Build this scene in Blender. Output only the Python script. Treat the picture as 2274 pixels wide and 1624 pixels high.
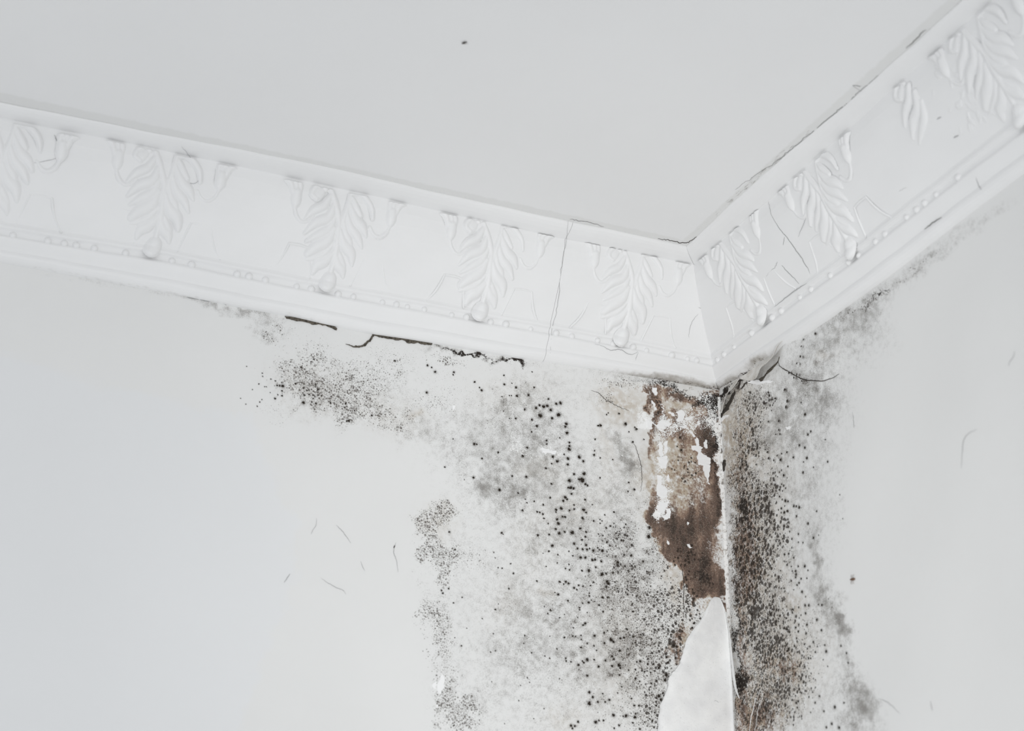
import bpy, math, random
import numpy as np
from mathutils import Vector, noise as mnoise

for o in list(bpy.data.objects): bpy.data.objects.remove(o)
SC = bpy.context.scene
COL = SC.collection
CEIL = 2.8
IW, IH = 2274, 1624

# ------------------------------------------------------------------ camera
YAW, PITCH, ROLL = 0.3976860004735273, 0.41625896839372856, 0.008645148403097882
FPX = 3744.966766502798
CAM = np.array([-0.98458969, -1.67858932, -0.96208117])          # relative to the ceiling corner
_f = np.array([math.sin(YAW)*math.cos(PITCH), math.cos(YAW)*math.cos(PITCH), math.sin(PITCH)])
_r = np.array([math.cos(YAW), -math.sin(YAW), 0.0]); _u = np.cross(_r, _f)
AX = (math.cos(ROLL)*_r+math.sin(ROLL)*_u, -math.sin(ROLL)*_r+math.cos(ROLL)*_u, _f)
cd = bpy.data.cameras.new('camera'); cam = bpy.data.objects.new('camera', cd); COL.objects.link(cam)
from mathutils import Matrix
M = Matrix.Identity(4)
for i in range(3):
    M[i][0] = AX[0][i]; M[i][1] = AX[1][i]; M[i][2] = -AX[2][i]; M[i][3] = CAM[i] + (CEIL if i == 2 else 0)
cam.matrix_world = M
cd.sensor_width = 36; cd.sensor_fit = 'HORIZONTAL'; cd.lens = 36*FPX/IW; cd.clip_start = 0.01
cd.dof.use_dof = True; cd.dof.focus_distance = 2.02; cd.dof.aperture_fstop = 5.0
SC.camera = cam

# ------------------------------------------------------------------ light
WORLD, WINP, FILLP = 0.67, 12.5, 36
w = bpy.data.worlds.new('world'); SC.world = w; w.use_nodes = True
w.node_tree.nodes['Background'].inputs[0].default_value = (0.935, 0.965, 1.0, 1)
w.node_tree.nodes['Background'].inputs[1].default_value = WORLD
def area(name, loc, target, size, power, col):
    l = bpy.data.lights.new(name, 'AREA'); l.shape = 'RECTANGLE'; l.size = size[0]; l.size_y = size[1]
    l.energy = power; l.color = col
    o = bpy.data.objects.new(name, l); COL.objects.link(o); o.location = loc
    o.rotation_euler = (Vector(target)-Vector(loc)).to_track_quat('-Z', 'Y').to_euler()
    return o
area('window_light', (-0.85, -3.2, 1.2), (-0.25, -0.1, 2.6), (1.0, 1.4), WINP, (1.0, 0.99, 0.97))
ls = bpy.data.lights.new('fill_light', 'SPOT'); ls.energy = FILLP; ls.color = (1.0, 0.985, 0.95); ls.spot_size = math.radians(37); ls.spot_blend = 1.0; ls.shadow_soft_size = 0.22  # unseen fill light, added to brighten the corner
lo_ = bpy.data.objects.new('fill_light', ls); COL.objects.link(lo_); lo_.location = (-0.95, -1.75, 1.35)
lo_.rotation_euler = (Vector((-0.04, -0.02, 2.47))-lo_.location).to_track_quat('-Z', 'Y').to_euler()
SC.view_settings.view_transform = 'Standard'; SC.view_settings.look = 'None'
SC.view_settings.exposure = 0.125; SC.view_settings.gamma = 1.0; SC.view_settings.use_curve_mapping = False

# ------------------------------------------------------------------ traced pixels -> places on the real surfaces
def ray(px, py): return AX[2]+AX[0]*(px-IW/2)/FPX-AX[1]*(py-IH/2)/FPX
def L_at(px, py, d=0.0):                 # left wall (plane y=-d): distance from the corner, depth under the ceiling
    v = ray(px, py); P = CAM+v*((-d-CAM[1])/v[1]); return -P[0], -P[2]
def R_at(px, py, d=0.0):
    v = ray(px, py); P = CAM+v*((-d-CAM[0])/v[0]); return -P[1], -P[2]
def C_at(px, py):
    v = ray(px, py); P = CAM+v*((-CAM[2])/v[2]); return P[0], P[1]
def project(P):                          # arrays of points (n,3) relative to ceiling corner
    q = P-CAM; z = q@AX[2]
    return IW/2+FPX*(q@AX[0])/z, IH/2-FPX*(q@AX[1])/z
def side_at(side, px, py, d=0.0): return (L_at if side == 'L' else R_at)(px, py, d)
def place(side, s, d, h):                # run coordinates -> world
    s, d, h = np.broadcast_arrays(np.asarray(s, float), np.asarray(d, float), np.asarray(h, float))
    if side == 'L': return np.stack([-s, -d, CEIL-h], -1)
    return np.stack([-d, -s, CEIL-h], -1)
rng = np.random.default_rng(7); random.seed(7)
K1, K2, K3, K4, K5, K6, K7 = [(1/3.2486, ox, oy) for ox, oy in ((500, 650), (1100, 780), (1574, 700), (1574, 1124), (1150, 1124), (500, 1124), (1150, 430))]
KA = (1/3.2486, 0, 180); KB = (1/3.2486, 600, 350); KC = (1/3.2486, 1574, 0); KD = (1/3.2486, 1574, 300)
KZ = (1/7.553, 1400, 820); KP = (1/7.58, 1580, 720); KL = (1/7.58, 640, 380); KQ = (1/6.685, 0, 240); KR = (1/6.685, 1934, 0); KS = (1/6.685, 1740, 260)
def sc(k, pts): return [(k[1]+p[0]*k[0], k[2]+p[1]*k[0])+tuple(p[2:]) for p in pts]

# ------------------------------------------------------------------ materials
def s2l(c): return tuple(((x/255)/12.92 if x <= 10 else ((x/255+0.055)/1.055)**2.4) for x in c)
class NT:
    def __init__(s, name):
        s.m = bpy.data.materials.new(name); s.m.use_nodes = True; s.t = s.m.node_tree; s.b = s.t.nodes['Principled BSDF']
        s.b.inputs['Roughness'].default_value = 0.75
        s.pos = s.t.nodes.new('ShaderNodeTexCoord').outputs['Object']
    def link(s, a, b):
        if isinstance(a, (int, float)): b.default_value = a
        elif isinstance(a, tuple): b.default_value = a if len(a) == 4 else a+(1,)
        else: s.t.links.new(a, b)
    def noise(s, scale, detail=3, rough=0.55, vec=None, dist=0.0):
        n = s.t.nodes.new('ShaderNodeTexNoise'); n.inputs['Scale'].default_value = scale; n.inputs['Detail'].default_value = detail
        n.inputs['Roughness'].default_value = rough; n.inputs['Distortion'].default_value = dist
        s.link(vec or s.pos, n.inputs['Vector']); return n.outputs['Fac']
    def mapping(s, scale=(1, 1, 1), loc=(0, 0, 0), rot=(0, 0, 0)):
        n = s.t.nodes.new('ShaderNodeMapping'); n.inputs['Scale'].default_value = scale; n.inputs['Location'].default_value = loc; n.inputs['Rotation'].default_value = rot
        s.link(s.pos, n.inputs['Vector']); return n.outputs[0]
    def voro(s, scale, out='Distance', vec=None):
        n = s.t.nodes.new('ShaderNodeTexVoronoi'); n.inputs['Scale'].default_value = scale
        s.link(vec or s.pos, n.inputs['Vector']); return n.outputs
    def math(s, op, a, b=0.0, c=0.0, clamp=False):
        n = s.t.nodes.new('ShaderNodeMath'); n.operation = op; n.use_clamp = clamp
        s.link(a, n.inputs[0]); s.link(b, n.inputs[1]); s.link(c, n.inputs[2]); return n.outputs[0]
    def step(s, x, lo, hi):
        n = s.t.nodes.new('ShaderNodeMapRange'); n.interpolation_type = 'SMOOTHSTEP'
        s.link(x, n.inputs[0]); s.link(lo, n.inputs[1]); s.link(hi, n.inputs[2]); return n.outputs[0]
    def mix(s, f, a, b):
        n = s.t.nodes.new('ShaderNodeMix'); n.data_type = 'RGBA'
        s.link(f, n.inputs[0]); s.link(a, n.inputs[6]); s.link(b, n.inputs[7]); return n.outputs[2]
    def attr(s, name):
        n = s.t.nodes.new('ShaderNodeAttribute'); n.attribute_name = name; return n.outputs['Fac']
    def bump(s, h, strength, dist=0.001):
        n = s.t.nodes.new('ShaderNodeBump'); n.inputs['Strength'].default_value = strength; n.inputs['Distance'].default_value = dist
        s.link(h, n.inputs['Height']); s.link(n.outputs[0], s.b.inputs['Normal'])
    def out(s, col): s.link(col, s.b.inputs['Base Color']); return s.m

WHITE = s2l((235, 235, 234)); CORN = s2l((240, 240, 240)); CEILC = s2l((239, 239, 239))
def paint(name, col, mott=0.03, bump=0.12, rough=0.6):
    n = NT(name); a = n.noise(7, 4); b = n.noise(240, 3)
    c = n.mix(n.step(a, 0.3, 0.7), col, tuple(x*(1-mott) for x in col))
    c = n.mix(n.math('MULTIPLY', n.step(n.noise(900, 2), 0.70, 0.78), 0.25), c, tuple(x*0.75 for x in col))
    n.b.inputs['Roughness'].default_value = rough
    n.bump(b, bump, 0.0006); return n.out(c)
n = NT('cornice_paint'); g = n.attr('grime'); g2 = n.attr('smudge'); nz = n.noise(420, 4, 0.65)
c = n.mix(n.step(n.noise(7, 4), 0.3, 0.7), CORN, tuple(x*0.98 for x in CORN))
c = n.mix(n.math('MULTIPLY', n.step(n.math('ADD', g2, n.math('MULTIPLY', n.math('SUBTRACT', n.noise(160, 4), 0.5), 0.8)), 0.1, 1.1), n.step(g2, 0.0, 0.1)), c, s2l((168, 163, 156)))
c = n.mix(n.math('MULTIPLY', n.step(n.math('ADD', g, n.math('MULTIPLY', n.math('SUBTRACT', nz, 0.5), 2.2)), 0.55, 0.9), n.step(g, 0.03, 0.2)), c, s2l((78, 68, 60)))
n.b.inputs['Roughness'].default_value = 0.5; n.bump(n.noise(240, 3), 0.1, 0.0006); m_corn = n.out(c)
m_flake = paint('flake_paint', s2l((249, 249, 249)), 0.02, 0.15, 0.6)
def plain(name, col, var=0.35, scale=700, rough=0.95):
    n = NT(name); c = n.mix(n.step(n.noise(scale, 3), 0.35, 0.65), col, tuple(min(1, x*(1+var*3)) for x in col))
    n.b.inputs['Roughness'].default_value = rough; n.b.inputs['Specular IOR Level'].default_value = 0.1
    return n.out(c)
m_mould = plain('black_mould', s2l((38, 33, 28)), 0.35)
m_crack = plain('crack_dark', s2l((60, 56, 52)), 0.3)
m_gap = plain('gap_dark', s2l((66, 62, 56)), 0.6, 500)
m_web = plain('dust_grey', s2l((112, 112, 114)), 0.2)
m_bug = plain('insect_brown', s2l((96, 78, 66)), 0.3)
m_hair = plain('hairline', s2l((150, 150, 150)), 0.1)

# ceiling: rougher unpainted band by the cornice
n = NT('ceiling_paint')
e = n.attr('edge'); st = n.noise(60, 5, 0.6, n.mapping((1, 1, 1)))
c = n.mix(n.step(n.noise(3, 3), 0.3, 0.7), CEILC, tuple(x*0.975 for x in CEILC))
c = n.mix(n.math('MULTIPLY', n.step(n.math('ADD', e, n.math('MULTIPLY', n.math('SUBTRACT', st, 0.5), 0.9)), 0.40, 0.75), 0.55), c, s2l((226, 226, 224)))
g = n.attr('grime')
c = n.mix(n.step(n.math('ADD', g, n.math('MULTIPLY', n.math('SUBTRACT', n.noise(300, 5, 0.7, n.mapping((1, 0.22, 1))), 0.5), 2.2)), 0.62, 1.15), c, s2l((150, 146, 142)))
n.bump(n.math('ADD', n.math('MULTIPLY', n.noise(300, 4), 0.4), n.math('MULTIPLY', n.math('MULTIPLY', e, n.noise(500, 5, 0.7)), 1.5)), 0.25, 0.001)
m_ceil = n.out(c)

def wall_material(name, stretch=1.0):
    n = NT(name); A = {k: n.attr(k) for k in ('gray', 'speck', 'dots', 'brown', 'tan', 'white', 'dark', 'halo', 'fresh')}
    strk = n.noise(60, 5, 0.65, n.mapping((1, 1, 0.3))); grain = n.noise(950, 3, 0.6); mid = n.noise(150, 5, 0.6); low = n.noise(35, 4, 0.55); big = n.noise(5, 3)
    n2 = n.noise(420, 4, 0.6)
    c = n.mix(n.step(big, 0.3, 0.7), WHITE, tuple(x*0.975 for x in WHITE))
    c = n.mix(n.math('MULTIPLY', A['fresh'], 0.45), c, s2l((233, 235, 238)))
    # tan damp stain
    f = n.math('MULTIPLY', A['tan'], n.step(mid, 0.25, 0.6)); c = n.mix(f, c, s2l((186, 172, 152)))
    # soft grey bloom, mottled; also dirt and painted shade under the lip
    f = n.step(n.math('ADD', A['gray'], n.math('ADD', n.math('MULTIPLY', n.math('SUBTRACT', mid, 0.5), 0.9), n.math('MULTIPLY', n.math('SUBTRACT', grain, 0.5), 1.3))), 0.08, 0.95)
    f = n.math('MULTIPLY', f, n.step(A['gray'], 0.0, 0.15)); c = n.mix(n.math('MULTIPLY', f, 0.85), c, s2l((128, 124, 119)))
    # brown rot
    lev = n.math('ADD', A['brown'], n.math('ADD', n.math('MULTIPLY', n.math('SUBTRACT', strk, 0.5), 2.2), n.math('MULTIPLY', n.math('SUBTRACT', n2, 0.5), 0.9)))
    bcol = n.mix(n.step(lev, 0.30, 0.55), s2l((186, 172, 154)), s2l((150, 126, 110)))
    bcol = n.mix(n.step(lev, 0.50, 0.85), bcol, s2l((104, 86, 76)))
    bcol = n.mix(n.step(lev, 0.85, 1.25), bcol, s2l((66, 56, 50)))
    bcol = n.mix(n.math('MULTIPLY', n.step(grain, 0.52, 0.7), 0.45), bcol, s2l((196, 184, 170)))
    f = n.step(n.math('ADD', A['brown'], n.math('ADD', n.math('MULTIPLY', n.math('SUBTRACT', mid, 0.5), 0.9), n.math('MULTIPLY', n.math('SUBTRACT', n2, 0.5), 1.0))), 0.25, 0.65)
    f = n.math('MULTIPLY', f, n.step(A['brown'], 0.02, 0.2)); c = n.mix(f, c, bcol)
    # halo round the spots
    f = n.math('MULTIPLY', A['halo'], n.step(n.math('ADD', grain, n.math('MULTIPLY', A['halo'], 0.25)), 0.40, 0.62), clamp=True); c = n.mix(n.math('MULTIPLY', f, 0.9), c, s2l((72, 65, 57)))
    # round medium dots
    def dots(scale, attr, lo, off, soft, keep=0.5):
        vec = n.mapping((1, 1, 1), off)
        v = n.voro(scale, vec=vec)
        sep = n.t.nodes.new('ShaderNodeSeparateColor'); n.link(v['Color'], sep.inputs[0])
        r = n.math('MULTIPLY', n.math('MULTIPLY', attr, n.math('MULTIPLY_ADD', sep.outputs[0], 0.7, 0.3)), lo)
        dd = n.math('ADD', v['Distance'], n.math('MULTIPLY', n.math('SUBTRACT', n.noise(scale*5, 2, vec=vec), 0.5), 0.28))
        k = n.step(n.math('SUBTRACT', r, dd), -soft, soft)
        k = n.math('MULTIPLY', k, n.step(n.math('SUBTRACT', attr, n.math('MULTIPLY', sep.outputs[1], keep)), 0.0, 0.12))
        return n.math('MULTIPLY', k, n.step(attr, 0.02, 0.08))
    sp = dots(430, A['speck'], 0.66, (0.1, 0.3, 0.2), 0.10)
    c = n.mix(n.math('MULTIPLY', sp, 0.80), c, s2l((70, 59, 50)))
    sp = dots(900, A['speck'], 0.66, (0.7, 0.1, 0.4), 0.12)
    c = n.mix(n.math('MULTIPLY', sp, 0.75), c, s2l((80, 71, 62)))
    dt = dots(215, A['dots'], 0.62, (0.4, 0.2, 0.9), 0.07)
    c = n.mix(n.math('MULTIPLY', dt, 0.88), c, s2l((48, 40, 34)))
    # soot-dark crust, and painted shade beside the curled rim
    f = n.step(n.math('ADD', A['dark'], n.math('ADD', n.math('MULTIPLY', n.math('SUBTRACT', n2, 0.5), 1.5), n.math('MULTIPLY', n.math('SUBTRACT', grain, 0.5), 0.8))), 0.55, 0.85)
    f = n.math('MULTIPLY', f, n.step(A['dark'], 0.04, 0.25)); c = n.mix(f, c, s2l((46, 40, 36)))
    # white paint crumbs left on top
    wv = n.math('MAXIMUM', n.noise(230, 4, 0.62, dist=2.2), n.noise(420, 3, 0.6, dist=1.5))
    f = n.step(n.math('ADD', A['white'], n.math('MULTIPLY', n.math('SUBTRACT', wv, 0.5), 2.6)), 0.745, 0.80)
    wf = n.math('MULTIPLY', f, n.step(A['white'], 0.03, 0.2)); c = n.mix(wf, c, s2l((248, 248, 247)))
    n.b.inputs['Roughness'].default_value = 0.8; n.b.inputs['Specular IOR Level'].default_value = 0.25
    hgt = n.math('ADD', n.math('MULTIPLY', n.noise(180, 4), 0.35), n.math('MULTIPLY', wf, 0.8))
    hgt = n.math('ADD', hgt, n.math('MULTIPLY', n.math('MULTIPLY', A['brown'], n2), 0.7))
    n.bump(hgt, 0.3, 0.0008)
    return n.out(c)
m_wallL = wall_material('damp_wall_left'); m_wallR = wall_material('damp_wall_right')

# ------------------------------------------------------------------ mesh helpers
def mesh_from(name, V, F, mat, smooth=True):
    me = bpy.data.meshes.new(name)
    V = np.asarray(V, np.float32)
    if isinstance(F, np.ndarray) and F.ndim == 2:
        k = F.shape[1]; nf = len(F)
        me.vertices.add(len(V)); me.vertices.foreach_set('co', V.ravel())
        me.loops.add(nf*k); me.loops.foreach_set('vertex_index', F.astype(np.int32).ravel())
        me.polygons.add(nf); me.polygons.foreach_set('loop_start', np.arange(0, nf*k, k, dtype=np.int32))
        me.update(calc_edges=True)
    else:
        me.from_pydata([tuple(map(float, v)) for v in V], [], F); me.update()
    if smooth: me.polygons.foreach_set('use_smooth', np.ones(len(me.polygons), bool))
    me.materials.append(mat); me.validate(); return me
def add(name, me, parent=None, loc=None):
    o = bpy.data.objects.new(name, me); COL.objects.link(o)
    if parent: o.parent = parent
    if loc is not None: o.location = loc
    return o
def tag(o, label=None, cat=None, group=None, kind=None):
    if label: o['label'] = label
    if cat: o['category'] = cat
    if group: o['group'] = group
    if kind: o['kind'] = kind
    return o
def grid_faces(nu, nv, flip=False):
    i = np.arange(nu-1)[:, None]*nv+np.arange(nv-1)[None, :]
    F = np.stack([i, i+nv, i+nv+1, i+1], -1).reshape(-1, 4)
    return F[:, ::-1].copy() if flip else F

def blobs(px, py, B):
    r = np.zeros_like(px)
    for x, y, rx, ry, a, s in B:
        ca, sa = math.cos(math.radians(a)), math.sin(math.radians(a)); dx = px-x; dy = py-y
        q = ((dx*ca+dy*sa)/rx)**2+((-dx*sa+dy*ca)/ry)**2
        v = s*np.exp(-q*0.9); r = r+v-np.clip(r*v, 0, None)*0.6
    return r
def vnoise(x, y, cell, seed):
    r_ = np.random.default_rng(seed); T = r_.normal(0, 1, (256, 256)); x = x/cell; y = y/cell
    i = np.floor(x).astype(int); j = np.floor(y).astype(int); u = x-i; v = y-j; u = u*u*(3-2*u); v = v*v*(3-2*v)
    i &= 255; j &= 255; i2 = (i+1) & 255; j2 = (j+1) & 255
    return (T[i, j]*(1-u)+T[i2, j]*u)*(1-v)+(T[i, j2]*(1-u)+T[i2, j2]*u)*v
# ------------------------------------------------------------------ cornice profile (d out from wall, h under ceiling)
PROF = [(0.0885, 0.0), (0.0888, 0.0012), (0.0868, 0.0034), (0.0830, 0.0058), (0.0775, 0.0082), (0.0718, 0.0098), (0.0688, 0.0106), (0.0672, 0.0108), (0.0664, 0.0112),
        (0.0655, 0.0150), (0.0640, 0.0230), (0.0600, 0.0360), (0.0545, 0.0500), (0.0480, 0.0640), (0.0410, 0.0770), (0.0340, 0.0890), (0.0272, 0.0990), (0.0232, 0.1045),
        (0.0230, 0.1065), (0.0232, 0.1085), (0.0225, 0.1105), (0.0200, 0.1118), (0.0186, 0.1135), (0.0181, 0.1155), (0.0180, 0.1175), (0.0190, 0.1190), (0.0192, 0.1205), (0.0180, 0.1225),
        (0.0160, 0.1255), (0.0136, 0.1285), (0.0112, 0.1315), (0.0100, 0.1335), (0.0104, 0.1350), (0.0104, 0.1380), (0.0092, 0.1408), (0.0070, 0.1430), (0.0045, 0.1446), (0.0015, 0.1455), (-0.004, 0.1458)]
PROF = np.array(PROF)
_pp = np.concatenate([[0], np.cumsum(np.hypot(*np.diff(PROF, axis=0).T))])
def prof_at(t): return np.stack([np.interp(t, _pp, PROF[:, 0]), np.interp(t, _pp, PROF[:, 1])], -1)
FR0, FR1 = 0.0125, 0.1045                # frieze between these depths
def fr_d(h): return np.interp(h, PROF[8:18, 1], PROF[8:18, 0])
def fr_n(h):
    e = 0.003; dd = (fr_d(h+e)-fr_d(h-e))/(2*e)      # surface direction (dd,1) in (d,h); normal points out and down
    L = np.sqrt(1+dd*dd); return 1/L, -dd/L
# unevenness of the real moulding, traced on its edges
TR = {'L': {'top': [(0, 226), (350, 296), (700, 365), (1000, 434), (1262, 491), (1525, 545)], 'fr': [(0, 260), (350, 330), (699, 405), (1216, 522), (1538, 586)],
            'bead': [(28, 523), (370, 577), (660, 637), (1090, 715), (1400, 770)], 'bot': [(0, 578), (369, 646), (523, 677), (600, 691), (660, 702), (720, 716), (830, 739), (900, 749), (962, 759), (1080, 780), (1150, 792), (1218, 801), (1330, 818), (1480, 842), (1588, 862)]},
      'R': {'top': [(1525, 545), (1700, 382), (1913, 202), (2137, 0)], 'fr': [(1541, 584), (1704, 448), (1934, 240), (2202, 0)],
            'bead': [(1716, 706), (1906, 568), (2036, 466), (2128, 395)], 'bot': [(1588, 863), (1640, 832), (1673, 812), (1762, 757), (1833, 712), (1968, 611), (2120, 493), (2274, 377)]}}
DEV = {}
for sd in 'LR':
    for nm, d0, h0 in (('fr', 0.0672, 0.0106), ('bead', 0.0181, 0.1155), ('bot', 0.0045, 0.1450)):
        q = sorted([(side_at(sd, x, y, d0)[0], side_at(sd, x, y, d0)[1]-h0) for x, y in TR[sd][nm]])
        DEV[sd, nm] = (np.array([a for a, b in q]), np.clip(np.array([b for a, b in q]), -0.006, 0.006))
    q = []
    for x, y in TR[sd]['top']:
        X, Y = C_at(x, y); s, d = (-X, -Y) if sd == 'L' else (-Y, -X); q.append((s, d-0.0885))
    q.sort(); DEV[sd, 'top'] = (np.array([a for a, b in q]), np.clip(np.array([b for a, b in q]), -0.006, 0.006))
def dev_h(sd, s, h):
    s = np.asarray(s, float); h = np.asarray(h, float)
    a = np.interp(s, *DEV[sd, 'fr']); b = np.interp(s, *DEV[sd, 'bead']); c = np.interp(s, *DEV[sd, 'bot'])
    # all three agree on the mitre
    k = np.clip((s-0.03)/0.12, 0, 1)
    m = {0: 0.0, 1: 0.0}
    r = np.where(h < 0.0106, a*np.clip(h/0.0106, 0, 1), np.where(h < 0.1155, a+(b-a)*(h-0.0106)/0.1049, b+(c-b)*np.clip((h-0.1155)/0.0295, 0, 1)))
    low = np.clip((h-0.13)/0.012, 0, 1)
    return r*(k+(1-k)*low)
def dev_d(sd, s, h):
    a = np.interp(s, *DEV[sd, 'top'])*np.clip((np.asarray(s)-0.09)/0.08, 0, 1)
    return a*np.clip(1-np.asarray(h)/0.012, 0, 1)
def corn(sd, s, d, h):
    return place(sd, s, np.asarray(d)+dev_d(sd, s, h), np.asarray(h)+dev_h(sd, s, h))

CG = [(1440, 842, 70, 5, 7, .55), (1520, 852, 60, 5, 7, .6), (1575, 864, 24, 4, 5, .7), (1610, 856, 30, 3, -30, .8), (1650, 830, 24, 4, -33, .8), (1685, 800, 22, 8, -30, .6), (1330, 822, 20, 2.5, 8, .4), (1390, 830, 40, 2.5, 8, .45), (1860, 695, 60, 2, -37, .3)]
CS = [(1450, 838, 90, 8, 7, .8), (1550, 856, 60, 8, 7, .9), (1620, 845, 30, 8, -30, .8), (1680, 800, 26, 12, -30, .9), (1500, 836, 50, 5, 8, .5), (1300, 822, 60, 3, 8, .3), (660, 702, 60, 4, 12, .3), (430, 662, 120, 3, 11, .3), (200, 616, 160, 3, 11, .3)]
tt = np.unique(np.concatenate([_pp, np.arange(0, _pp[-1], 0.0014)])); PF = prof_at(tt)
def trim(name, sd, s0, s1, mitre):
    ns = max(8, int((s1-s0)/0.005)); k = np.linspace(0, 1, ns)[:, None]
    st = PF[None, :, 0]+0*k if mitre else s0+0*PF[None, :, 0]+0*k
    st = np.maximum(st, 0.0)
    S = st+(s1-st)*k; D = PF[None, :, 0]+0*k; Hh = PF[None, :, 1]+0*k
    # gentle hand-painted unevenness, zero at mitre
    wob = 0.0004*np.sin(S*41+Hh*90)+0.0003*np.sin(S*97+1.3-Hh*170)
    D = D+wob*np.clip((S-0.1)/0.1, 0, 1)
    V = corn(sd, S, D, Hh).reshape(-1, 3)
    me = mesh_from(name, V, grid_faces(ns, len(tt), sd == 'L'), m_corn)
    px, py = project(V-np.array([0, 0, CEIL])); px = px+3*vnoise(px, py, 12, 31); py = py+2*vnoise(px, py, 12, 32)
    for k, B in (('grime', CG), ('smudge', CS)):
        at = me.attributes.new(k, 'FLOAT', 'POINT'); at.data.foreach_set('value', np.clip(blobs(px, py, B), 0, 1.3).astype(np.float32))
    o = add(name, me); o['kind'] = 'structure'; return o
s_joint = L_at(1243, 640, 0.05)[0]
trim_long = trim('trim_1', 'L', s_joint+0.00012, 2.2, False)
trim_short = trim('trim_2', 'L', 0, s_joint-0.00012, True)
trim_right = trim('trim_3', 'R', 0, 1.75, True)
def trim_of(sd, s): return trim_right if sd == 'R' else (trim_short if s < s_joint else trim_long)

# ------------------------------------------------------------------ relief ornaments on the frieze
def to_frieze(sd, px, py):
    h = 0.06
    for _ in range(25):
        d = float(fr_d(np.clip(h, FR0, FR1))); s, h2 = side_at(sd, px, py, d); h = 0.6*h+0.4*h2
    return s, h
def bez(pts, m=26):
    P = np.array(pts, float)
    if len(P) == 2: P = np.stack([P[0], (P[0]+P[1])/2, P[1]])
    # smooth polyline through points (Catmull-Rom)
    Q = np.concatenate([[2*P[0]-P[1]], P, [2*P[-1]-P[-2]]]); out = []
    per = max(4, m//(len(P)-1))
    for i in range(1, len(Q)-2):
        for t in np.linspace(0, 1, per, endpoint=False):
            a, b, c, d = Q[i-1], Q[i], Q[i+1], Q[i+2]
            out.append(0.5*((2*b)+(-a+c)*t+(2*a-5*b+4*c-d)*t*t+(-a+3*b-3*c+d)*t**3))
    out.append(Q[-2]); return np.array(out)
def relief(name, lobes, s0, pad=0.0, step=0.0007, clip_mitre=None, sd='L', side_sign=1):
    """lobes: (points[(u,h)], radius0, radius_mid, radius_end, height)"""
    allp = np.concatenate([l[0] for l in lobes]); mr = max(max(l[1:4]) for l in lobes)
    u0, u1 = allp[:, 0].min()-mr-0.002, allp[:, 0].max()+mr+0.002
    h0, h1 = max(FR0+0.0005, allp[:, 1].min()-mr-0.002), min(0.120, allp[:, 1].max()+mr+0.002)
    U = np.arange(u0, u1, step); Hh = np.arange(h0, h1, step); UU, HH = np.meshgrid(U, Hh, indexing='ij')
    H = np.zeros_like(UU)
    for pts, r0, rm, r1, hg in lobes:
        c = bez(pts); m = len(c); t = np.linspace(0, 1, m)
        r = np.where(t < 0.5, r0+(rm-r0)*np.sin(t*math.pi), r1+(rm-r1)*np.sin(t*math.pi))
        r = np.maximum(r, 0.0004)
        best = np.zeros_like(H)
        for j in range(m):
            q = ((UU-c[j, 0])**2+(HH-c[j, 1])**2)/r[j]**2
            best = np.maximum(best, np.clip(1-q, 0, 1)**0.65*hg*(0.35+0.65*r[j]/rm))
        H = np.maximum(H, best)
    # very light softening = old paint coats
    for _ in range(2):
        H[1:-1, 1:-1] = 0.4*H[1:-1, 1:-1]+0.15*(H[:-2, 1:-1]+H[2:, 1:-1]+H[1:-1, :-2]+H[1:-1, 2:])
    hc = np.clip(HH, FR0, 0.1235); D = np.interp(hc, PROF[8:28, 1], PROF[8:28, 0]); D = np.where(HH > FR1, np.maximum(D, 0.0232), D)
    nd, nh = fr_n(np.clip(HH, FR0+0.003, FR1-0.003))
    lift = H-0.00025
    Dd = D+nd*lift; Hv = HH+nh*lift
    keep = H > 0.0003
    if clip_mitre is not None: keep &= (UU+clip_mitre) > (Dd+0.001)
    nu, nv = UU.shape
    F = grid_faces(nu, nv, sd == 'L'); kf = keep.ravel()[F].any(1)
    if clip_mitre is not None: kf &= ((UU+clip_mitre) > (Dd+0.001)).ravel()[F].all(1)
    F = F[kf]
    used = np.unique(F); remap = -np.ones(nu*nv, int); remap[used] = np.arange(len(used)); F = remap[F]
    V = np.stack([UU, Dd, Hv], -1).reshape(-1, 3)[used]
    X = np.stack([-V[:, 0], -V[:, 1], -V[:, 2]], -1) if sd == 'L' else np.stack([-V[:, 1], -V[:, 0], -V[:, 2]], -1)
    return mesh_from(name, X, F, m_corn)
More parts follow.
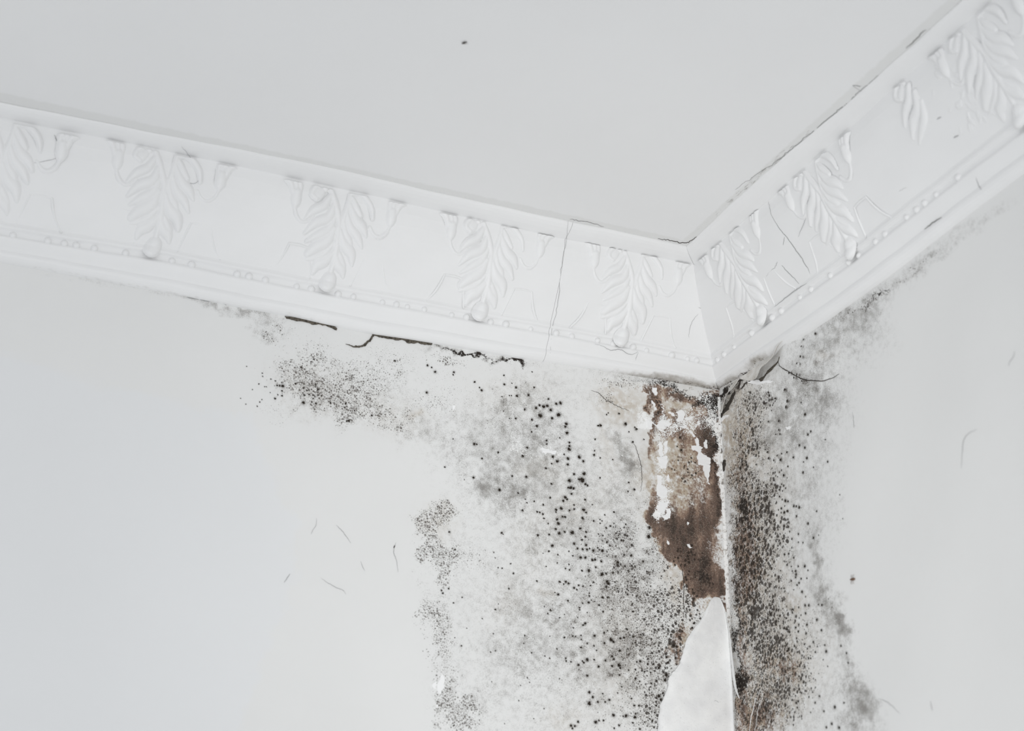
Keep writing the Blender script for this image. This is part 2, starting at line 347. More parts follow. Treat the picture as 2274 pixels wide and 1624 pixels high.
# leaf traced on the third leaf of the left run
LEAF2 = 0.513
def lobe(k, pts, w0, wm, w1, hg, s0=LEAF2, sd='L', unit=0.0000775):
    P = np.array([to_frieze(sd, *q[:2]) for q in sc(k, pts)]); P[:, 0] -= s0
    return (P, w0*unit/2*1.2, wm*unit/2*1.2, w1*unit/2*1.2, hg*1.35)
LB = [
 ([(860, 800), (830, 1100), (790, 1450), (700, 1760)], 40, 90, 60, .0026),
 ([(720, 345), (790, 560), (850, 800), (860, 1000)], 70, 80, 50, .0022), ([(1060, 390), (1010, 600), (940, 800), (880, 1000)], 60, 75, 50, .0022),
 ([(640, 330), (560, 250), (450, 300), (400, 400), (480, 480)], 50, 75, 60, .0026), ([(590, 330), (510, 400), (470, 480)], 60, 120, 60, .0020),
 ([(720, 420), (600, 590), (430, 680), (270, 830)], 60, 110, 30, .0030),
 ([(770, 580), (680, 790), (470, 880), (270, 1060)], 60, 130, 40, .0032),
 ([(800, 780), (680, 980), (500, 1090), (300, 1200)], 50, 110, 30, .0026),
 ([(780, 980), (650, 1190), (480, 1290), (320, 1410)], 60, 150, 90, .0034),
 ([(760, 1240), (600, 1400), (440, 1470), (290, 1510)], 50, 80, 30, .0022),
 ([(760, 1380), (620, 1530), (480, 1600), (410, 1720)], 60, 130, 70, .0030),
 ([(1080, 400), (1200, 400), (1310, 490), (1400, 640), (1420, 820)], 50, 85, 40, .0028),
 ([(1080, 470), (1140, 620), (1220, 770)], 50, 85, 50, .0026),
 ([(1030, 560), (1130, 830), (1240, 960), (1310, 1120)], 60, 130, 40, .0032),
 ([(980, 700), (1040, 950), (1160, 1120), (1235, 1310)], 50, 120, 40, .0030),
 ([(930, 820), (960, 1060), (1020, 1170), (1060, 1270)], 50, 90, 40, .0026),
 ([(870, 1000), (930, 1240), (1050, 1400), (1070, 1600)], 60, 140, 50, .0034),
 ([(830, 1330), (880, 1490), (950, 1620)], 40, 80, 40, .0022),
 ([(780, 1340), (830, 1580), (900, 1680), (920, 1800)], 60, 120, 50, .0030),
 ([(690, 1850), (640, 1920)], 180, 195, 185, .0058),
]
leaf_lobes = [lobe(KL, *l) for l in LB]
me_leaf = {sd: relief('acanthus_leaf', leaf_lobes, LEAF2, sd=sd) for sd in 'LR'}
# mirrored unit for the right run (the run reads the other way round)
def mir(ls): return [(np.stack([-l[0][:, 0], l[0][:, 1]], -1),)+l[1:] for l in ls]
me_leaf['R'] = relief('acanthus_leaf', mir(leaf_lobes), LEAF2, sd='R')
half = [l for l in mir(leaf_lobes) if l[0][-1, 0] < -0.012 and l[0][-1, 1] < 0.078]
me_leaf_half = relief('acanthus_leaf', half, 0, sd='R')
# side scroll, traced beside the first leaf (s .8855)
S0 = 0.884
HK = [
 ([(1010, 345), (940, 370), (895, 440), (880, 560)], 40, 60, 40, .0022), ([(1090, 350), (1010, 390), (960, 450), (940, 560)], 40, 60, 40, .0024),
 ([(1240, 400), (1130, 410), (1050, 460), (990, 580)], 45, 75, 50, .0026), ([(930, 540), (915, 640), (890, 760)], 110, 120, 40, .0034),
 ([(890, 770), (820, 880), (710, 940), (610, 890), (550, 780)], 30, 38, 30, .0014)]
hook = [lobe(KQ, *l, s0=S0, unit=0.0000885) for l in HK]
me_hook = {('L', 1): relief('scroll_leaf', hook, 0, sd='L'), ('L', -1): relief('scroll_leaf', mir(hook), 0, sd='L'),
           ('R', 1): relief('scroll_leaf', mir(hook), 0, sd='R'), ('R', -1): relief('scroll_leaf', hook, 0, sd='R')}
# tulip-shaped outline between the leaves, traced right of leaf 2 (second crop is 140 px lower)
KL2 = (1/7.58, 640, 520)
TU = [([(1050, 880), (1160, 650), (1270, 430)], 22, 28, 22, .0011), ([(1270, 430), (1420, 440), (1590, 480)], 20, 24, 20, .0006), ([(1590, 480), (1600, 640), (1630, 820), (1710, 1010)], 22, 28, 22, .0011)]
tul = [lobe(KL2, *l) for l in TU]
me_tul = {('L', 1): relief('tulip_outline', tul, 0, sd='L', step=0.0004), ('L', -1): relief('tulip_outline', mir(tul), 0, sd='L', step=0.0004),
          ('R', 1): relief('tulip_outline', mir(tul), 0, sd='R', step=0.0004), ('R', -1): relief('tulip_outline', tul, 0, sd='R', step=0.0004)}
def orn(name, me, sd, s):
    dz = float(dev_h(sd, s, 0.06))
    t = trim_of(sd, s)
    return add(name, me, t, (-s, 0, CEIL-dz) if sd == 'L' else (0, -s, CEIL-dz))
LS = [0.884, 0.712, 0.513, 0.327, 0.143]; RS = [0.150, 0.336, 0.620]
for s in LS+[1.07, 1.26]:
    orn('acanthus_leaf', me_leaf['L'], 'L', s)
    orn('scroll_leaf', me_hook['L', -1], 'L', s)
    orn('tulip_outline', me_tul['L', 1], 'L', s); orn('tulip_outline', me_tul['L', -1], 'L', s)
    if s > 0.2: orn('scroll_leaf', me_hook['L', 1], 'L', s)
orn('scroll_leaf', relief('scroll_leaf', hook, 0, sd='L', clip_mitre=0.143), 'L', 0.143)
for s in RS:
    orn('acanthus_leaf', me_leaf['R'], 'R', s)
    orn('tulip_outline', me_tul['R', 1], 'R', s); orn('tulip_outline', me_tul['R', -1], 'R', s)
    orn('scroll_leaf', me_hook['R', -1], 'R', s)
    if s > 0.2: orn('scroll_leaf', me_hook['R', 1], 'R', s)
orn('scroll_leaf', relief('scroll_leaf', mir(hook), 0, sd='R', clip_mitre=0.150), 'R', 0.150)
orn('acanthus_leaf', me_leaf_half, 'R', 0.528)
lump = [(np.array([[u, h], [u+random.uniform(-.006, .006), h+random.uniform(.002, .010)]]), .0015, random.uniform(.0018, .0034), .0012, random.uniform(.0006, .0015)) for u, h in [(random.gauss(0, .013), random.uniform(.018, .098)) for _ in range(46)]]
orn('plaster_smear', relief('plaster_smear', lump, 0, sd='R'), 'R', 0.572)
# beads
BEL = sc(KA, [(95, 1110), (345, 1150), (465, 1170), (550, 1190), (680, 1215), (905, 1255), (1240, 1312), (1380, 1345), (1710, 1405), (1795, 1420), (1915, 1445), (2140, 1490), (2250, 1510)]) + \
      sc(KB, [(295, 955), (490, 992), (600, 1020), (810, 1050), (910, 1080), (990, 1090), (1110, 1115), (1310, 1150), (1415, 1172), (1590, 1205), (1700, 1225), (1880, 1258)]) + \
      sc(K7, [(275, 1020), (390, 1040), (575, 1070), (690, 1095), (830, 1120), (930, 1145), (1110, 1175), (1225, 1195), (1290, 1215)])
BER = sc(KD, [(460, 1320), (525, 1270), (660, 1175), (740, 1110), (880, 1025), (1010, 930), (1080, 870), (1205, 780), (1275, 720), (1430, 610), (1500, 540), (1560, 500), (1640, 440), (1800, 310)]) + sc(K7, [(1440, 1180), (1490, 1150), (1560, 1095), (1690, 1000)])
def sphere(r, nu=16, nv=9, flat=0.75):
    V = []; F = []
    for j in range(nv):
        th = math.pi*(j+0.5)/nv
        for i in range(nu):
            p = 2*math.pi*i/nu; V.append((r*math.sin(th)*math.cos(p), r*math.sin(th)*math.sin(p), r*math.cos(th)))
    for j in range(nv-1):
        for i in range(nu): F.append((j*nu+i, (j+1)*nu+i, (j+1)*nu+(i+1) % nu, j*nu+(i+1) % nu))
    F.append(tuple(range(nu))); F.append(tuple(range((nv-1)*nu, nv*nu))[::-1]); return V, F
me_bead = mesh_from('bead', *sphere(0.0040), m_corn)
for sd, B in (('L', BEL), ('R', BER)):
    for i, (x, y) in enumerate(B):
        s, h = side_at(sd, x, y, 0.0185)
        if s < 0.026: continue
        h = 0.1155
        o = add('bead', me_bead, trim_of(sd, s)); o.location = corn(sd, s, 0.0178+0.0006*math.sin(i*3.1), h)
        k = 0.85+0.3*random.random(); o.scale = (k, k, k*0.95)

# ------------------------------------------------------------------ damp and some painted shade traced on the walls (pixels of the photograph, laid on the wall itself)
def inpoly(px, py, poly, soft=6):
    """soft inside test through signed distance to a polygon"""
    P = np.array(poly, float); n_ = len(P); inside = np.zeros(px.shape, bool); dist = np.full(px.shape, 1e9)
    for i in range(n_):
        a = P[i]; b = P[(i+1) % n_]
        c = ((a[1] > py) != (b[1] > py)) & (px < (b[0]-a[0])*(py-a[1])/((b[1]-a[1]) or 1e-9)+a[0]); inside ^= c
        e = b-a; t = np.clip(((px-a[0])*e[0]+(py-a[1])*e[1])/(e@e+1e-9), 0, 1)
        dist = np.minimum(dist, np.hypot(px-a[0]-t*e[0], py-a[1]-t*e[1]))
    sd_ = np.where(inside, dist, -dist); return np.clip(0.5+sd_/(2*soft), 0, 1)
SPL = sc(K2, [(65,240,8),(150,262,9),(120,232,4),(240,317,9),(280,262,6),(62,175,6),(265,150,4),(213,420,8),(60,432,4),(295,410,10),(350,400,14),(375,395,12),(325,465,18),(410,483,10),(457,460,16),(440,380,10),(470,375,12),(383,345,8),(320,390,9),(400,425,12),(265,495,9),(300,540,10),(512,525,12),(505,545,10),(517,590,12),(262,582,5),(465,625,5),(370,645,8),(372,670,6),(535,660,8),(535,685,9),(533,708,14),(230,697,8),(198,757,10),(20,732,7),(497,745,6),(415,762,10),(447,795,12),(525,775,12),(523,818,10),(605,765,13),(635,795,10),(407,812,6),(365,845,8),(568,888,9),(640,885,14),(535,935,15),(628,930,20),(605,925,9),(650,960,10),(545,985,14),(565,990,10),(528,985,9),(665,970,7),(715,720,5),(712,750,9),(718,638,6),(757,538,10),(740,540,7),(755,772,5),(755,915,6),(800,460,5),(890,453,7),(812,448,4),(937,528,12),(1015,565,9),(1003,553,5),(960,585,5),(1068,640,5),(988,658,8),(845,785,5),(30,1003,11),(163,1025,7),(395,1058,7),(345,1110,7),(227,1095,5),(280,1085,6),(215,1070,4),(405,958,8),(505,1055,12),(490,1080,10),(518,1070,8),(550,1030,9),(648,1072,8),(475,1135,12),(438,1145,10),(568,1110,6),(570,1140,8),(535,1150,8),(637,1145,12),(630,1205,10),(437,1162,6),(655,1165,7),(195,1150,8),(300,1160,7),(320,1165,6),(342,1177,7),(350,1208,6),(380,1245,5),(445,1215,10),(455,1245,12),(485,1195,8),(503,1197,9),(435,1285,9),(460,1315,12),(500,1305,8),(555,1310,15),(612,1280,9),(655,1305,9),(650,1340,9),(305,1330,10),(387,1325,8),(410,1405,12),(625,1362,8),(568,1390,10),(593,1425,8),(655,1400,10),(630,1430,9),(662,1432,9),(707,1440,11),(680,1425,6),(773,1440,12),(740,1420,6),(385,1445,7),(530,1445,5),(450,1470,5),(342,1460,3),(558,1478,6),(615,1490,11),(650,1490,10),(700,1507,11),(720,1505,9),(765,1517,9),(885,1525,10),(725,1560,8),(445,1530,4),(530,1540,5),(505,1570,5),(535,1580,6),(365,1555,4),(675,1585,12),(625,1585,7),(770,1610,14),(800,1605,8),(850,1600,8),(20,1563,4),(110,1535,5),(130,1605,7),(45,1312,7),(710,1225,7),(790,1182,5),(755,1215,4),(770,1225,4),(757,1243,5),(745,1320,4),(800,1275,7),(830,1262,7),(855,1162,6),(700,1108,4),(855,1245,4),(1110,1275,12),(1105,1340,14),(980,1475,9),(910,1365,7),(805,1380,7),(1000,1000,9),(960,950,6),(955,1015,5),(940,1250,5),(1330,625,8),(1340,715,9),(1310,690,5)]) + \
 sc(K5, [(300,548,9),(345,548,9),(365,560,7),(330,565,6),(405,592,9),(425,605,6),(437,573,7),(470,580,6),(525,575,5),(545,550,6),(645,545,11),(655,560,12),(638,583,9),(720,595,5),(725,610,4),(790,600,6),(793,638,8),(800,610,4),(290,640,9),(265,625,4),(515,630,5),(515,650,6),(610,660,9),(650,660,8),(530,680,4),(510,697,10),(555,690,4),(467,703,5),(587,715,7),(445,735,6),(445,750,5),(360,685,7),(190,728,4),(235,755,7),(215,778,6),(500,770,4),(615,763,7),(680,745,5),(830,762,6),(753,762,4),(300,808,5),(430,805,4),(335,785,3),(485,848,10),(470,860,7),(398,880,5),(1017,893,9),(1270,847,8),(1258,880,9),(552,937,10),(622,915,7),(648,900,5),(790,890,7),(740,955,9),(765,950,7),(335,950,7),(395,940,5),(415,942,5),(455,935,5),(457,965,5),(50,935,5),(230,942,3),(672,965,14),(690,980,10),(625,990,9),(500,993,6),(548,1010,6),(567,1043,5),(455,1022,7),(828,988,4),(850,985,6),(875,988,4),(735,1045,9),(795,1030,5),(1130,1005,10),(1075,1090,10),(1140,1095,8),(282,1032,5),(100,1060,5),(230,1100,5),(195,1083,4),(345,1100,6),(348,1120,6),(383,1125,6),(437,1148,9),(500,1110,13),(465,1120,6),(475,1132,7),(550,1110,6),(632,1115,8),(680,1085,9),(693,1105,9),(730,1150,14),(740,1170,8),(680,1155,9),(582,1160,9),(885,1120,9),(860,1125,6),(800,1185,6),(850,1180,7),(915,1195,6),(940,1140,8),(1020,1168,10),(980,1140,7),(1085,1130,10),(500,1225,9),(733,1220,8),(850,1245,9),(880,1265,6),(70,1240,4),(85,1273,3),(300,1247,4),(20,1295,3),(1075,1220,13),(1065,1255,13),(990,1190,6),(960,1200,5),(965,1280,6),(612,1355,5),(515,1345,10),(540,1380,9),(660,1400,9),(515,1425,14),(577,1415,8),(630,1415,7),(840,1440,8),(875,1440,8),(750,1305,5),(820,1390,6),(720,1350,4),(1020,1370,13),(1035,1397,12),(1050,1350,9),(1000,1440,7),(8,1405,4),(190,1462,4),(115,1535,3),(690,1510,12),(780,1515,12),(760,1518,6),(845,1525,12),(850,1500,7),(562,1560,13),(585,1548,7),(618,1548,7),(435,1557,9),(385,1585,10),(412,1588,9),(395,1605,7),(730,1583,8),(695,1605,6),(830,1565,7),(880,1610,7),(990,1490,8),(970,1555,6),(985,1595,5)]) + \
 sc(K1, [(155,533,3),(268,582,4),(270,605,4),(330,625,4),(362,638,5),(243,660,4),(285,680,3),(297,680,3),(325,722,3),(375,670,6),(393,672,8),(415,675,12),(408,650,4),(410,710,6),(410,745,6),(380,738,4),(360,765,7),(112,763,3),(150,805,3),(250,790,4),(232,820,4),(265,772,3),(197,700,3),(507,658,6),(565,690,6),(570,740,7),(565,795,12),(590,705,5),(605,703,5),(605,735,6),(635,740,6),(670,700,7),(695,745,5),(655,800,7),(625,790,6),(635,765,5),(760,795,6),(765,750,5),(870,800,7),(865,830,5),(935,850,5),(893,925,9),(878,927,6),(1060,885,7),(550,540,5),(620,500,5),(640,480,5),(1455,720,9),(1650,575,8),(1645,593,5),(1515,572,9),(1460,525,8),(1490,540,6),(1225,492,7),(1800,645,7),(1850,705,9),(1835,685,5),(2012,598,7),(2068,655,4),(2228,685,7),(2105,745,9),(2052,743,4),(2067,743,4),(1998,750,4),(2163,842,7),(2215,915,8),(2250,965,8),(2097,908,6),(2052,908,4),(2010,850,3),(1645,1056,4),(1797,1093,10),(1815,1095,6),(1970,1155,7),(1853,1198,7),(1586,1258,6),(1792,1335,9),(1727,1350,3),(1980,1425,12),(2147,1180,9),(2178,1120,8),(2172,1330,10),(2070,1325,8),(2113,1448,6),(2230,1507,8),(2178,1518,6),(2165,1490,3),(2145,1575,8),(2248,1580,7),(2208,1005,5)]) + \
 sc(K6, [(1618,187,7),(1660,315,6),(1570,630,7),(1560,610,6),(1612,597,6),(1710,660,5),(1647,700,5),(1508,787,4),(1538,785,3),(1950,747,6),(2047,597,6),(2062,418,6),(1998,450,5),(1965,443,4),(2078,490,7),(2247,543,6),(1948,375,3),(1938,335,4),(1990,195,5),(2005,205,3),(2145,37,8),(2250,42,7),(2253,212,8),(1655,952,3),(1703,1010,5),(1423,1050,2),(1935,922,4),(1950,1045,4),(1915,1055,4),(2165,935,5),(2155,992,4),(2212,1062,5),(2183,1240,4),(2197,1273,3),(2130,1297,3),(1922,1270,3),(2120,1405,5),(1645,1587,5),(2225,1535,3),(1832,1547,3),(2015,1572,3),(1522,1225,4),(1742,883,3),(1855,813,4),(1972,707,3)])
SPR = sc(K3, [(773,135,10),(690,178,6),(680,228,7),(683,303,10),(660,353,9),(598,420,11),(655,433,10),(632,455,10),(686,478,8),(558,540,13),(573,622,12),(563,665,11),(695,717,12),(670,633,5),(465,610,7),(488,604,8),(512,765,9),(437,770,8),(735,840,9),(715,862,9),(512,830,8),(520,860,7),(490,862,6),(840,898,6),(655,940,9),(693,957,10),(567,990,7),(430,990,9),(530,1000,6),(707,1032,12),(612,1027,9),(522,1045,12),(500,1015,6),(475,1050,7),(858,1058,8),(573,1093,7),(755,1098,6),(680,1135,10),(683,1060,5),(543,1157,11),(470,1140,8),(348,1080,7),(438,1035,10),(275,1080,10),(245,1080,12),(230,1105,12),(528,1222,6),(482,1225,9),(457,1220,7),(427,1222,6),(478,1195,6),(360,1250,10),(513,1262,8),(425,1275,6),(513,1310,7),(947,1297,4),(553,1340,12),(572,1345,8),(613,1378,10),(630,1380,8),(652,1388,11),(525,1395,9),(545,1425,11),(570,1415,9),(458,1418,7),(632,1452,9),(570,1475,8),(715,1505,10),(778,1415,7),(543,1522,12),(572,1527,9),(500,1550,6),(645,1580,8),(755,1608,9),(793,1588,4),(598,1615,7),(970,1470,4),(405,640,9),(435,560,10),(440,580,9),(265,620,8),(300,560,9),(290,690,8)]) + \
 sc(K4, [(645,202,7),(753,230,9),(598,245,8),(645,262,6),(678,265,6),(513,272,9),(545,350,9),(575,345,9),(435,320,5),(563,425,8),(593,437,5),(643,435,7),(692,435,11),(715,465,6),(515,467,5),(600,470,6),(625,470,9),(628,495,10),(625,515,8),(592,540,8),(665,525,8),(707,522,6),(635,570,8),(650,555,9),(610,605,4),(672,620,10),(698,655,5),(695,718,10),(722,718,10),(793,712,5),(818,715,9),(866,672,4),(891,733,4),(698,775,9),(628,797,9),(600,745,8),(600,767,7),(510,792,10),(455,745,7),(485,745,7),(440,780,9),(485,830,8),(480,855,6),(558,810,6),(781,822,10),(708,858,10),(814,897,9),(648,855,7),(625,878,9),(540,880,9),(562,890,9),(580,910,9),(645,905,7),(702,920,9),(755,983,9),(690,998,7),(730,1015,7),(712,1030,7),(770,1055,8),(785,1015,5),(838,1005,7),(848,1050,11),(954,1010,8),(993,1063,9),(1005,1133,8),(632,955,8),(635,975,6),(617,1010,8),(640,1055,8),(575,1030,9),(562,1047,7),(600,1035,6),(655,1062,6),(673,1080,8),(720,1100,8),(736,1100,6),(827,1110,5),(858,1157,5),(692,1160,9),(640,1160,6),(650,1230,7),(685,1270,10),(700,1277,7),(652,1322,10),(670,1350,8),(625,1370,6),(798,1373,8),(767,1420,8),(645,1410,9),(630,1422,9),(600,1400,8),(638,1455,7),(620,1490,6),(973,1420,7),(908,1452,12),(830,1482,8),(885,1572,10),(847,1597,9),(938,1600,11),(735,1490,5),(655,1520,4),(610,1580,6),(770,1255,4),(770,1310,5),(210,680,12),(330,520,14),(300,540,10),(310,785,9),(245,850,10)])
def dedupe(S):
    out = []
    for p in S:
        if all((p[0]-q[0])**2+(p[1]-q[1])**2 > 12 for q in out): out.append(p)
    return out
SPL = dedupe(SPL); SPR = dedupe(SPR)
#BLOBS_BEGIN
LB_gray = [(1250,1740,220,90,0,.25),(200,618,150,4,10.8,0.18),(440,667,120,6,11,0.279),(570,694,50,6,12,0.338),(1000,776,45,8,11,0.656),(1060,789,40,8,10,0.492),(1140,800,40,7,10,0.492),(690,850,60,50,0,0.164),(600,735,30,20,20,0.205),(1150,1250,150,200,0,0.082),(1200,980,150,150,0,0.115),(1350,1100,90,200,0,0.115),(1320,1450,120,160,0,0.115),(1440,1250,30,60,0,0.164),(700,880,110,60,20,0.148),(850,850,120,70,10,0.148),(950,960,90,50,20,0.123),(1000,1290,70,170,0,0.098),(1120,1040,120,80,20,0.295),(1130,1100,50,40,0,0.271),(1060,960,80,60,0,0.172),(1118,895,18,13,0,0.435),(1160,890,40,25,0,0.271),  # thin blobs along the cornice lip: gap dirt with shade painted in
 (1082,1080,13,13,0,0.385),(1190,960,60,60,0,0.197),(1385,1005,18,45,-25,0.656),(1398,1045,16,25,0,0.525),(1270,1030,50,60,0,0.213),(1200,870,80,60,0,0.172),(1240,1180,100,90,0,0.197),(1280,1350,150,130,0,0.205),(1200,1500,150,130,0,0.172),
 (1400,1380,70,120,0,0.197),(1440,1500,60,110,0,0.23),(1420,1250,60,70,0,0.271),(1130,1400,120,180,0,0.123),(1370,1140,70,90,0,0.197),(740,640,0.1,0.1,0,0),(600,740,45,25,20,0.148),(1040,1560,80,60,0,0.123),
 (260,640,260,7,10.5,0.081),(560,700,120,8,12,0.23),(1420,840,110,9,9,0.353),(960,965,30,18,0,0.172),(910,975,20,14,0,0.213),(1345,1480,60,60,0,0.213)]  # first two thin rows: same dirt and painted shade under the lip
LB_speck = [(1400,1720,120,80,0,.3),(1050,1700,60,70,0,.25),(1000,1590,40,60,0,0.15),(700,830,120,60,15,0.184),(1545,1350,40,40,0,0.34),(600,735,24,16,20,0.345),(690,870,48,38,0,0.966),(640,820,55,60,0,0.414),(615,740,28,22,0,0.471),(700,800,50,40,0,0.529),(780,890,50,40,0,0.529),(770,925,22,20,0,0.69),(860,930,60,30,25,0.69),(810,860,60,50,0,0.437),(860,810,70,50,0,0.368),(935,900,50,40,0,0.345),(1000,870,60,60,0,0.24),(1075,1040,60,50,0,0.27),(610,920,40,25,0,0.253),
 (975,1145,42,22,-10,1.455),(945,1190,18,38,0,1.35),(960,1225,40,22,0,1.005),(985,1270,28,40,0,0.855),(955,1370,35,45,10,0.615),(985,1385,30,40,0,0.48),(975,1455,45,50,0,0.405),(1000,1540,35,70,0,0.48),(1030,1590,50,45,0,0.765),(1055,1235,30,30,0,0.45),(940,1290,12,30,0,0.405),
 (1260,1250,160,150,0,0.245),(1370,1330,110,150,0,0.333),(1440,1430,70,200,0,0.456),(1500,1370,45,110,0,0.551),(1360,1520,130,130,0,0.279),(1420,1230,60,80,0,0.388),(1420,1100,40,80,0,0.279),(1200,1420,120,180,0,0.22),(1450,1560,30,80,0,0.571),(1345,880,30,22,10,0.67),(1380,850,60,14,9,0.67),(1300,1060,80,120,0,0.163),(1350,950,60,60,0,0.19),(1165,890,80,60,0,0.32),(1000,800,60,10,12,0.67),(1130,800,50,9,10,0.81),(1100,960,100,60,0,0.21)]
LB_dots = [(1400,1720,100,80,0,.35),(1200,1740,120,80,0,.2),(1490,1330,20,60,0,.3),(1480,1500,16,60,0,.3),(1390,1250,55,90,0,0.346),(1440,1380,55,150,0,0.547),(1500,1400,40,120,0,0.71),(1440,1560,35,90,0,0.547),(1370,1200,60,60,0,0.331),(1280,1300,100,120,0,0.202),(1300,1500,110,120,0,0.18),(700,870,40,35,0,0.46),(1530,1050,30,50,30,0.63),(1505,1010,40,60,0,0.34),(1540,1350,20,40,0,0.80),(1530,1240,40,60,0,0.57),(1130,890,60,60,0,0.23)]
LB_brown = [(1545,1270,40,40,0,.5),(1575,1310,30,30,0,.6),(1530,1330,14,40,-5,.35),(1508,1400,14,24,25,.6),(1480,1450,12,40,15,.4),(1450,900,20,40,-15,0.74),(1500,875,70,12,8,0.74),(1575,910,26,40,-20,0.74),(1590,900,12,60,0,0.66),(1580,1000,14,80,-3,0.74),(1540,960,50,50,0,0.45),(1480,940,40,30,0,0.57),(1445,990,16,50,0,0.61),(1560,1010,25,60,0,0.57),(1510,1000,40,60,0,0.29),(1500,1080,60,60,0,0.34),(1450,1130,25,50,-10,0.70),(1500,1180,50,50,0,0.78),(1560,1160,40,60,0,0.78),(1520,1240,50,50,20,0.78),(1570,1290,35,50,0,0.82),(1585,1100,14,80,0,0.78),(1600,1340,10,60,0,0.66),(1350,860,40,14,10,0.29),(1530,1410,20,40,30,0.41),(1505,1450,14,30,20,0.41)]
LB_tan = [(690,860,80,50,20,.18),(860,920,80,40,20,.16),(975,1160,40,40,0,.25),(1150,880,100,50,0,.12),(1380,1440,80,160,0,.25),(1385,895,50,35,20,.7),(1500,900,40,30,0,.9),(1530,990,50,60,0,.8),(1480,1050,60,80,0,.8),(1510,1090,40,50,0,.7),(1350,990,25,90,0,.25),(1500,1300,20,60,-10,.6),(1190,1200,60,80,0,.12),(920,925,18,10,0,.4),(1130,1340,40,50,0,.16),(1250,1600,40,30,0,.25),(1215,1320,15,12,0,.35),(1200,1040,50,30,0,.25),(1280,1130,60,50,0,.2)]
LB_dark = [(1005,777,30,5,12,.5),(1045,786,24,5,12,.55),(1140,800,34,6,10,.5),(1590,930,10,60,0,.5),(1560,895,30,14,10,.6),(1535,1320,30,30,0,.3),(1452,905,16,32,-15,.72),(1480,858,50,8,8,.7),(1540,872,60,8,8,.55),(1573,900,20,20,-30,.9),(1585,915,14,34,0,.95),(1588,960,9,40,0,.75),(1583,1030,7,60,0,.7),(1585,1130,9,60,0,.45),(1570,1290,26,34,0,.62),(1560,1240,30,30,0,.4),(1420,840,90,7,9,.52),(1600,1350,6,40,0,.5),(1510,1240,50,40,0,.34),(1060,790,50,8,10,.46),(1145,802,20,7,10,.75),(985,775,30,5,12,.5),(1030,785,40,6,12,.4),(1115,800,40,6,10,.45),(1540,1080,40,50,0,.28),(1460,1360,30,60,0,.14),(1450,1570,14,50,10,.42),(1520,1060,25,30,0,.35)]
LB_white = [(1580,925,20,45,-10,.5),(1555,905,26,14,0,.22),(1530,1000,40,40,0,.12),(1470,1060,22,100,0,.06),(1468,930,12,36,-10,0.62),(1462,900,8,22,0,0.39),(1535,925,35,24,20,0.50),(1510,945,45,20,0,0.69),(1430,940,16,20,0,1.01),(1590,940,14,40,-5,0.47),(1593,1020,8,70,0,0.74),(1598,1120,5,60,0,0.56),(1470,1000,16,40,0,0.56),(1470,1090,20,60,0,0.67),(1475,1130,18,22,0,0.74),(1420,920,20,30,0,0.45),(1600,1040,6,80,0,0.67),(1560,880,24,10,8,0.62),(1500,868,40,7,8,0.34),(1375,845,50,12,12,0.39),(1555,1020,20,20,0,0.56),
 (1135,985,35,25,20,0.45),(1100,950,40,25,0,0.38),(1220,1000,25,14,0,0.67),(1155,1010,40,20,0,0.45),(1375,1000,14,40,-25,0.47),(1130,1060,60,25,0,0.27),(1550,1150,10,14,0,0.34),(1210,1600,60,40,0,0.11),(1030,790,50,8,10,0.34),(1420,1060,12,60,0,0.45)]
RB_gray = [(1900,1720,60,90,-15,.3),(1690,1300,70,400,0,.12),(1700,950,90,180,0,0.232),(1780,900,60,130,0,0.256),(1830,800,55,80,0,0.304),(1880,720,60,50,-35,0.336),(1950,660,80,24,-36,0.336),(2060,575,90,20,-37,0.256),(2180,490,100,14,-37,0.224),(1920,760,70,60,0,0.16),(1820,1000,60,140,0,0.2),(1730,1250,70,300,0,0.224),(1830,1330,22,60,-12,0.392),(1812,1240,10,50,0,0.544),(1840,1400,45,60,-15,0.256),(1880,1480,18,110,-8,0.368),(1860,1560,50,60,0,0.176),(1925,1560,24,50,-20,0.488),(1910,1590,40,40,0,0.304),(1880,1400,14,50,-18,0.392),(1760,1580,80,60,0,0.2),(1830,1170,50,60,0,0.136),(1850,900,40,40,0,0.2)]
RB_speck = [(1700,1740,70,90,0,.5),(1690,1620,60,40,0,0.36),(1650,1590,24,50,0,0.36),(1660,980,34,110,0,0.796),(1650,1150,40,140,0,0.879),(1670,1300,42,140,0,0.911),(1680,1420,40,120,0,0.796),(1690,1560,70,80,0,0.725),(1640,1250,20,200,0,0.725),(1700,1080,30,120,0,0.54),(1720,1250,40,100,0,0.402),(1740,1450,60,90,0,0.564),(1760,1500,50,60,0,0.609),(1690,890,30,40,0,0.508),(1830,790,50,50,0,0.333),(1780,860,40,50,0,0.333),(1960,655,70,14,-36,0.598),(1900,695,60,10,-36,0.678),(2060,575,70,12,-37,0.437),(1800,930,60,80,0,0.207),(1780,1150,60,120,0,0.207),(1840,1400,50,60,0,0.207),(1885,1480,14,80,-8,0.345),(1620,890,16,30,30,0.725),(1650,850,40,12,-32,0.61),(1780,1350,50,120,0,0.207)]
RB_dots = [(1700,1740,70,90,0,.4),(1700,1620,60,40,0,.3),(1740,1000,60,160,0,0.157),(1750,1200,60,160,0,0.179),(1790,1500,60,120,0,0.179),(1655,1150,30,160,0,0.886),(1680,1300,45,160,0,1.018),(1690,1450,50,120,0,0.943),(1680,1580,50,50,0,0.857),(1665,980,25,90,0,0.857),(1720,1150,30,100,0,0.874),(1730,1200,30,60,0,0.672),(1740,1400,50,100,0,0.694),(1760,1540,50,60,0,0.694),(1700,900,24,30,0,0.672),(1620,890,14,30,0,0.714)]
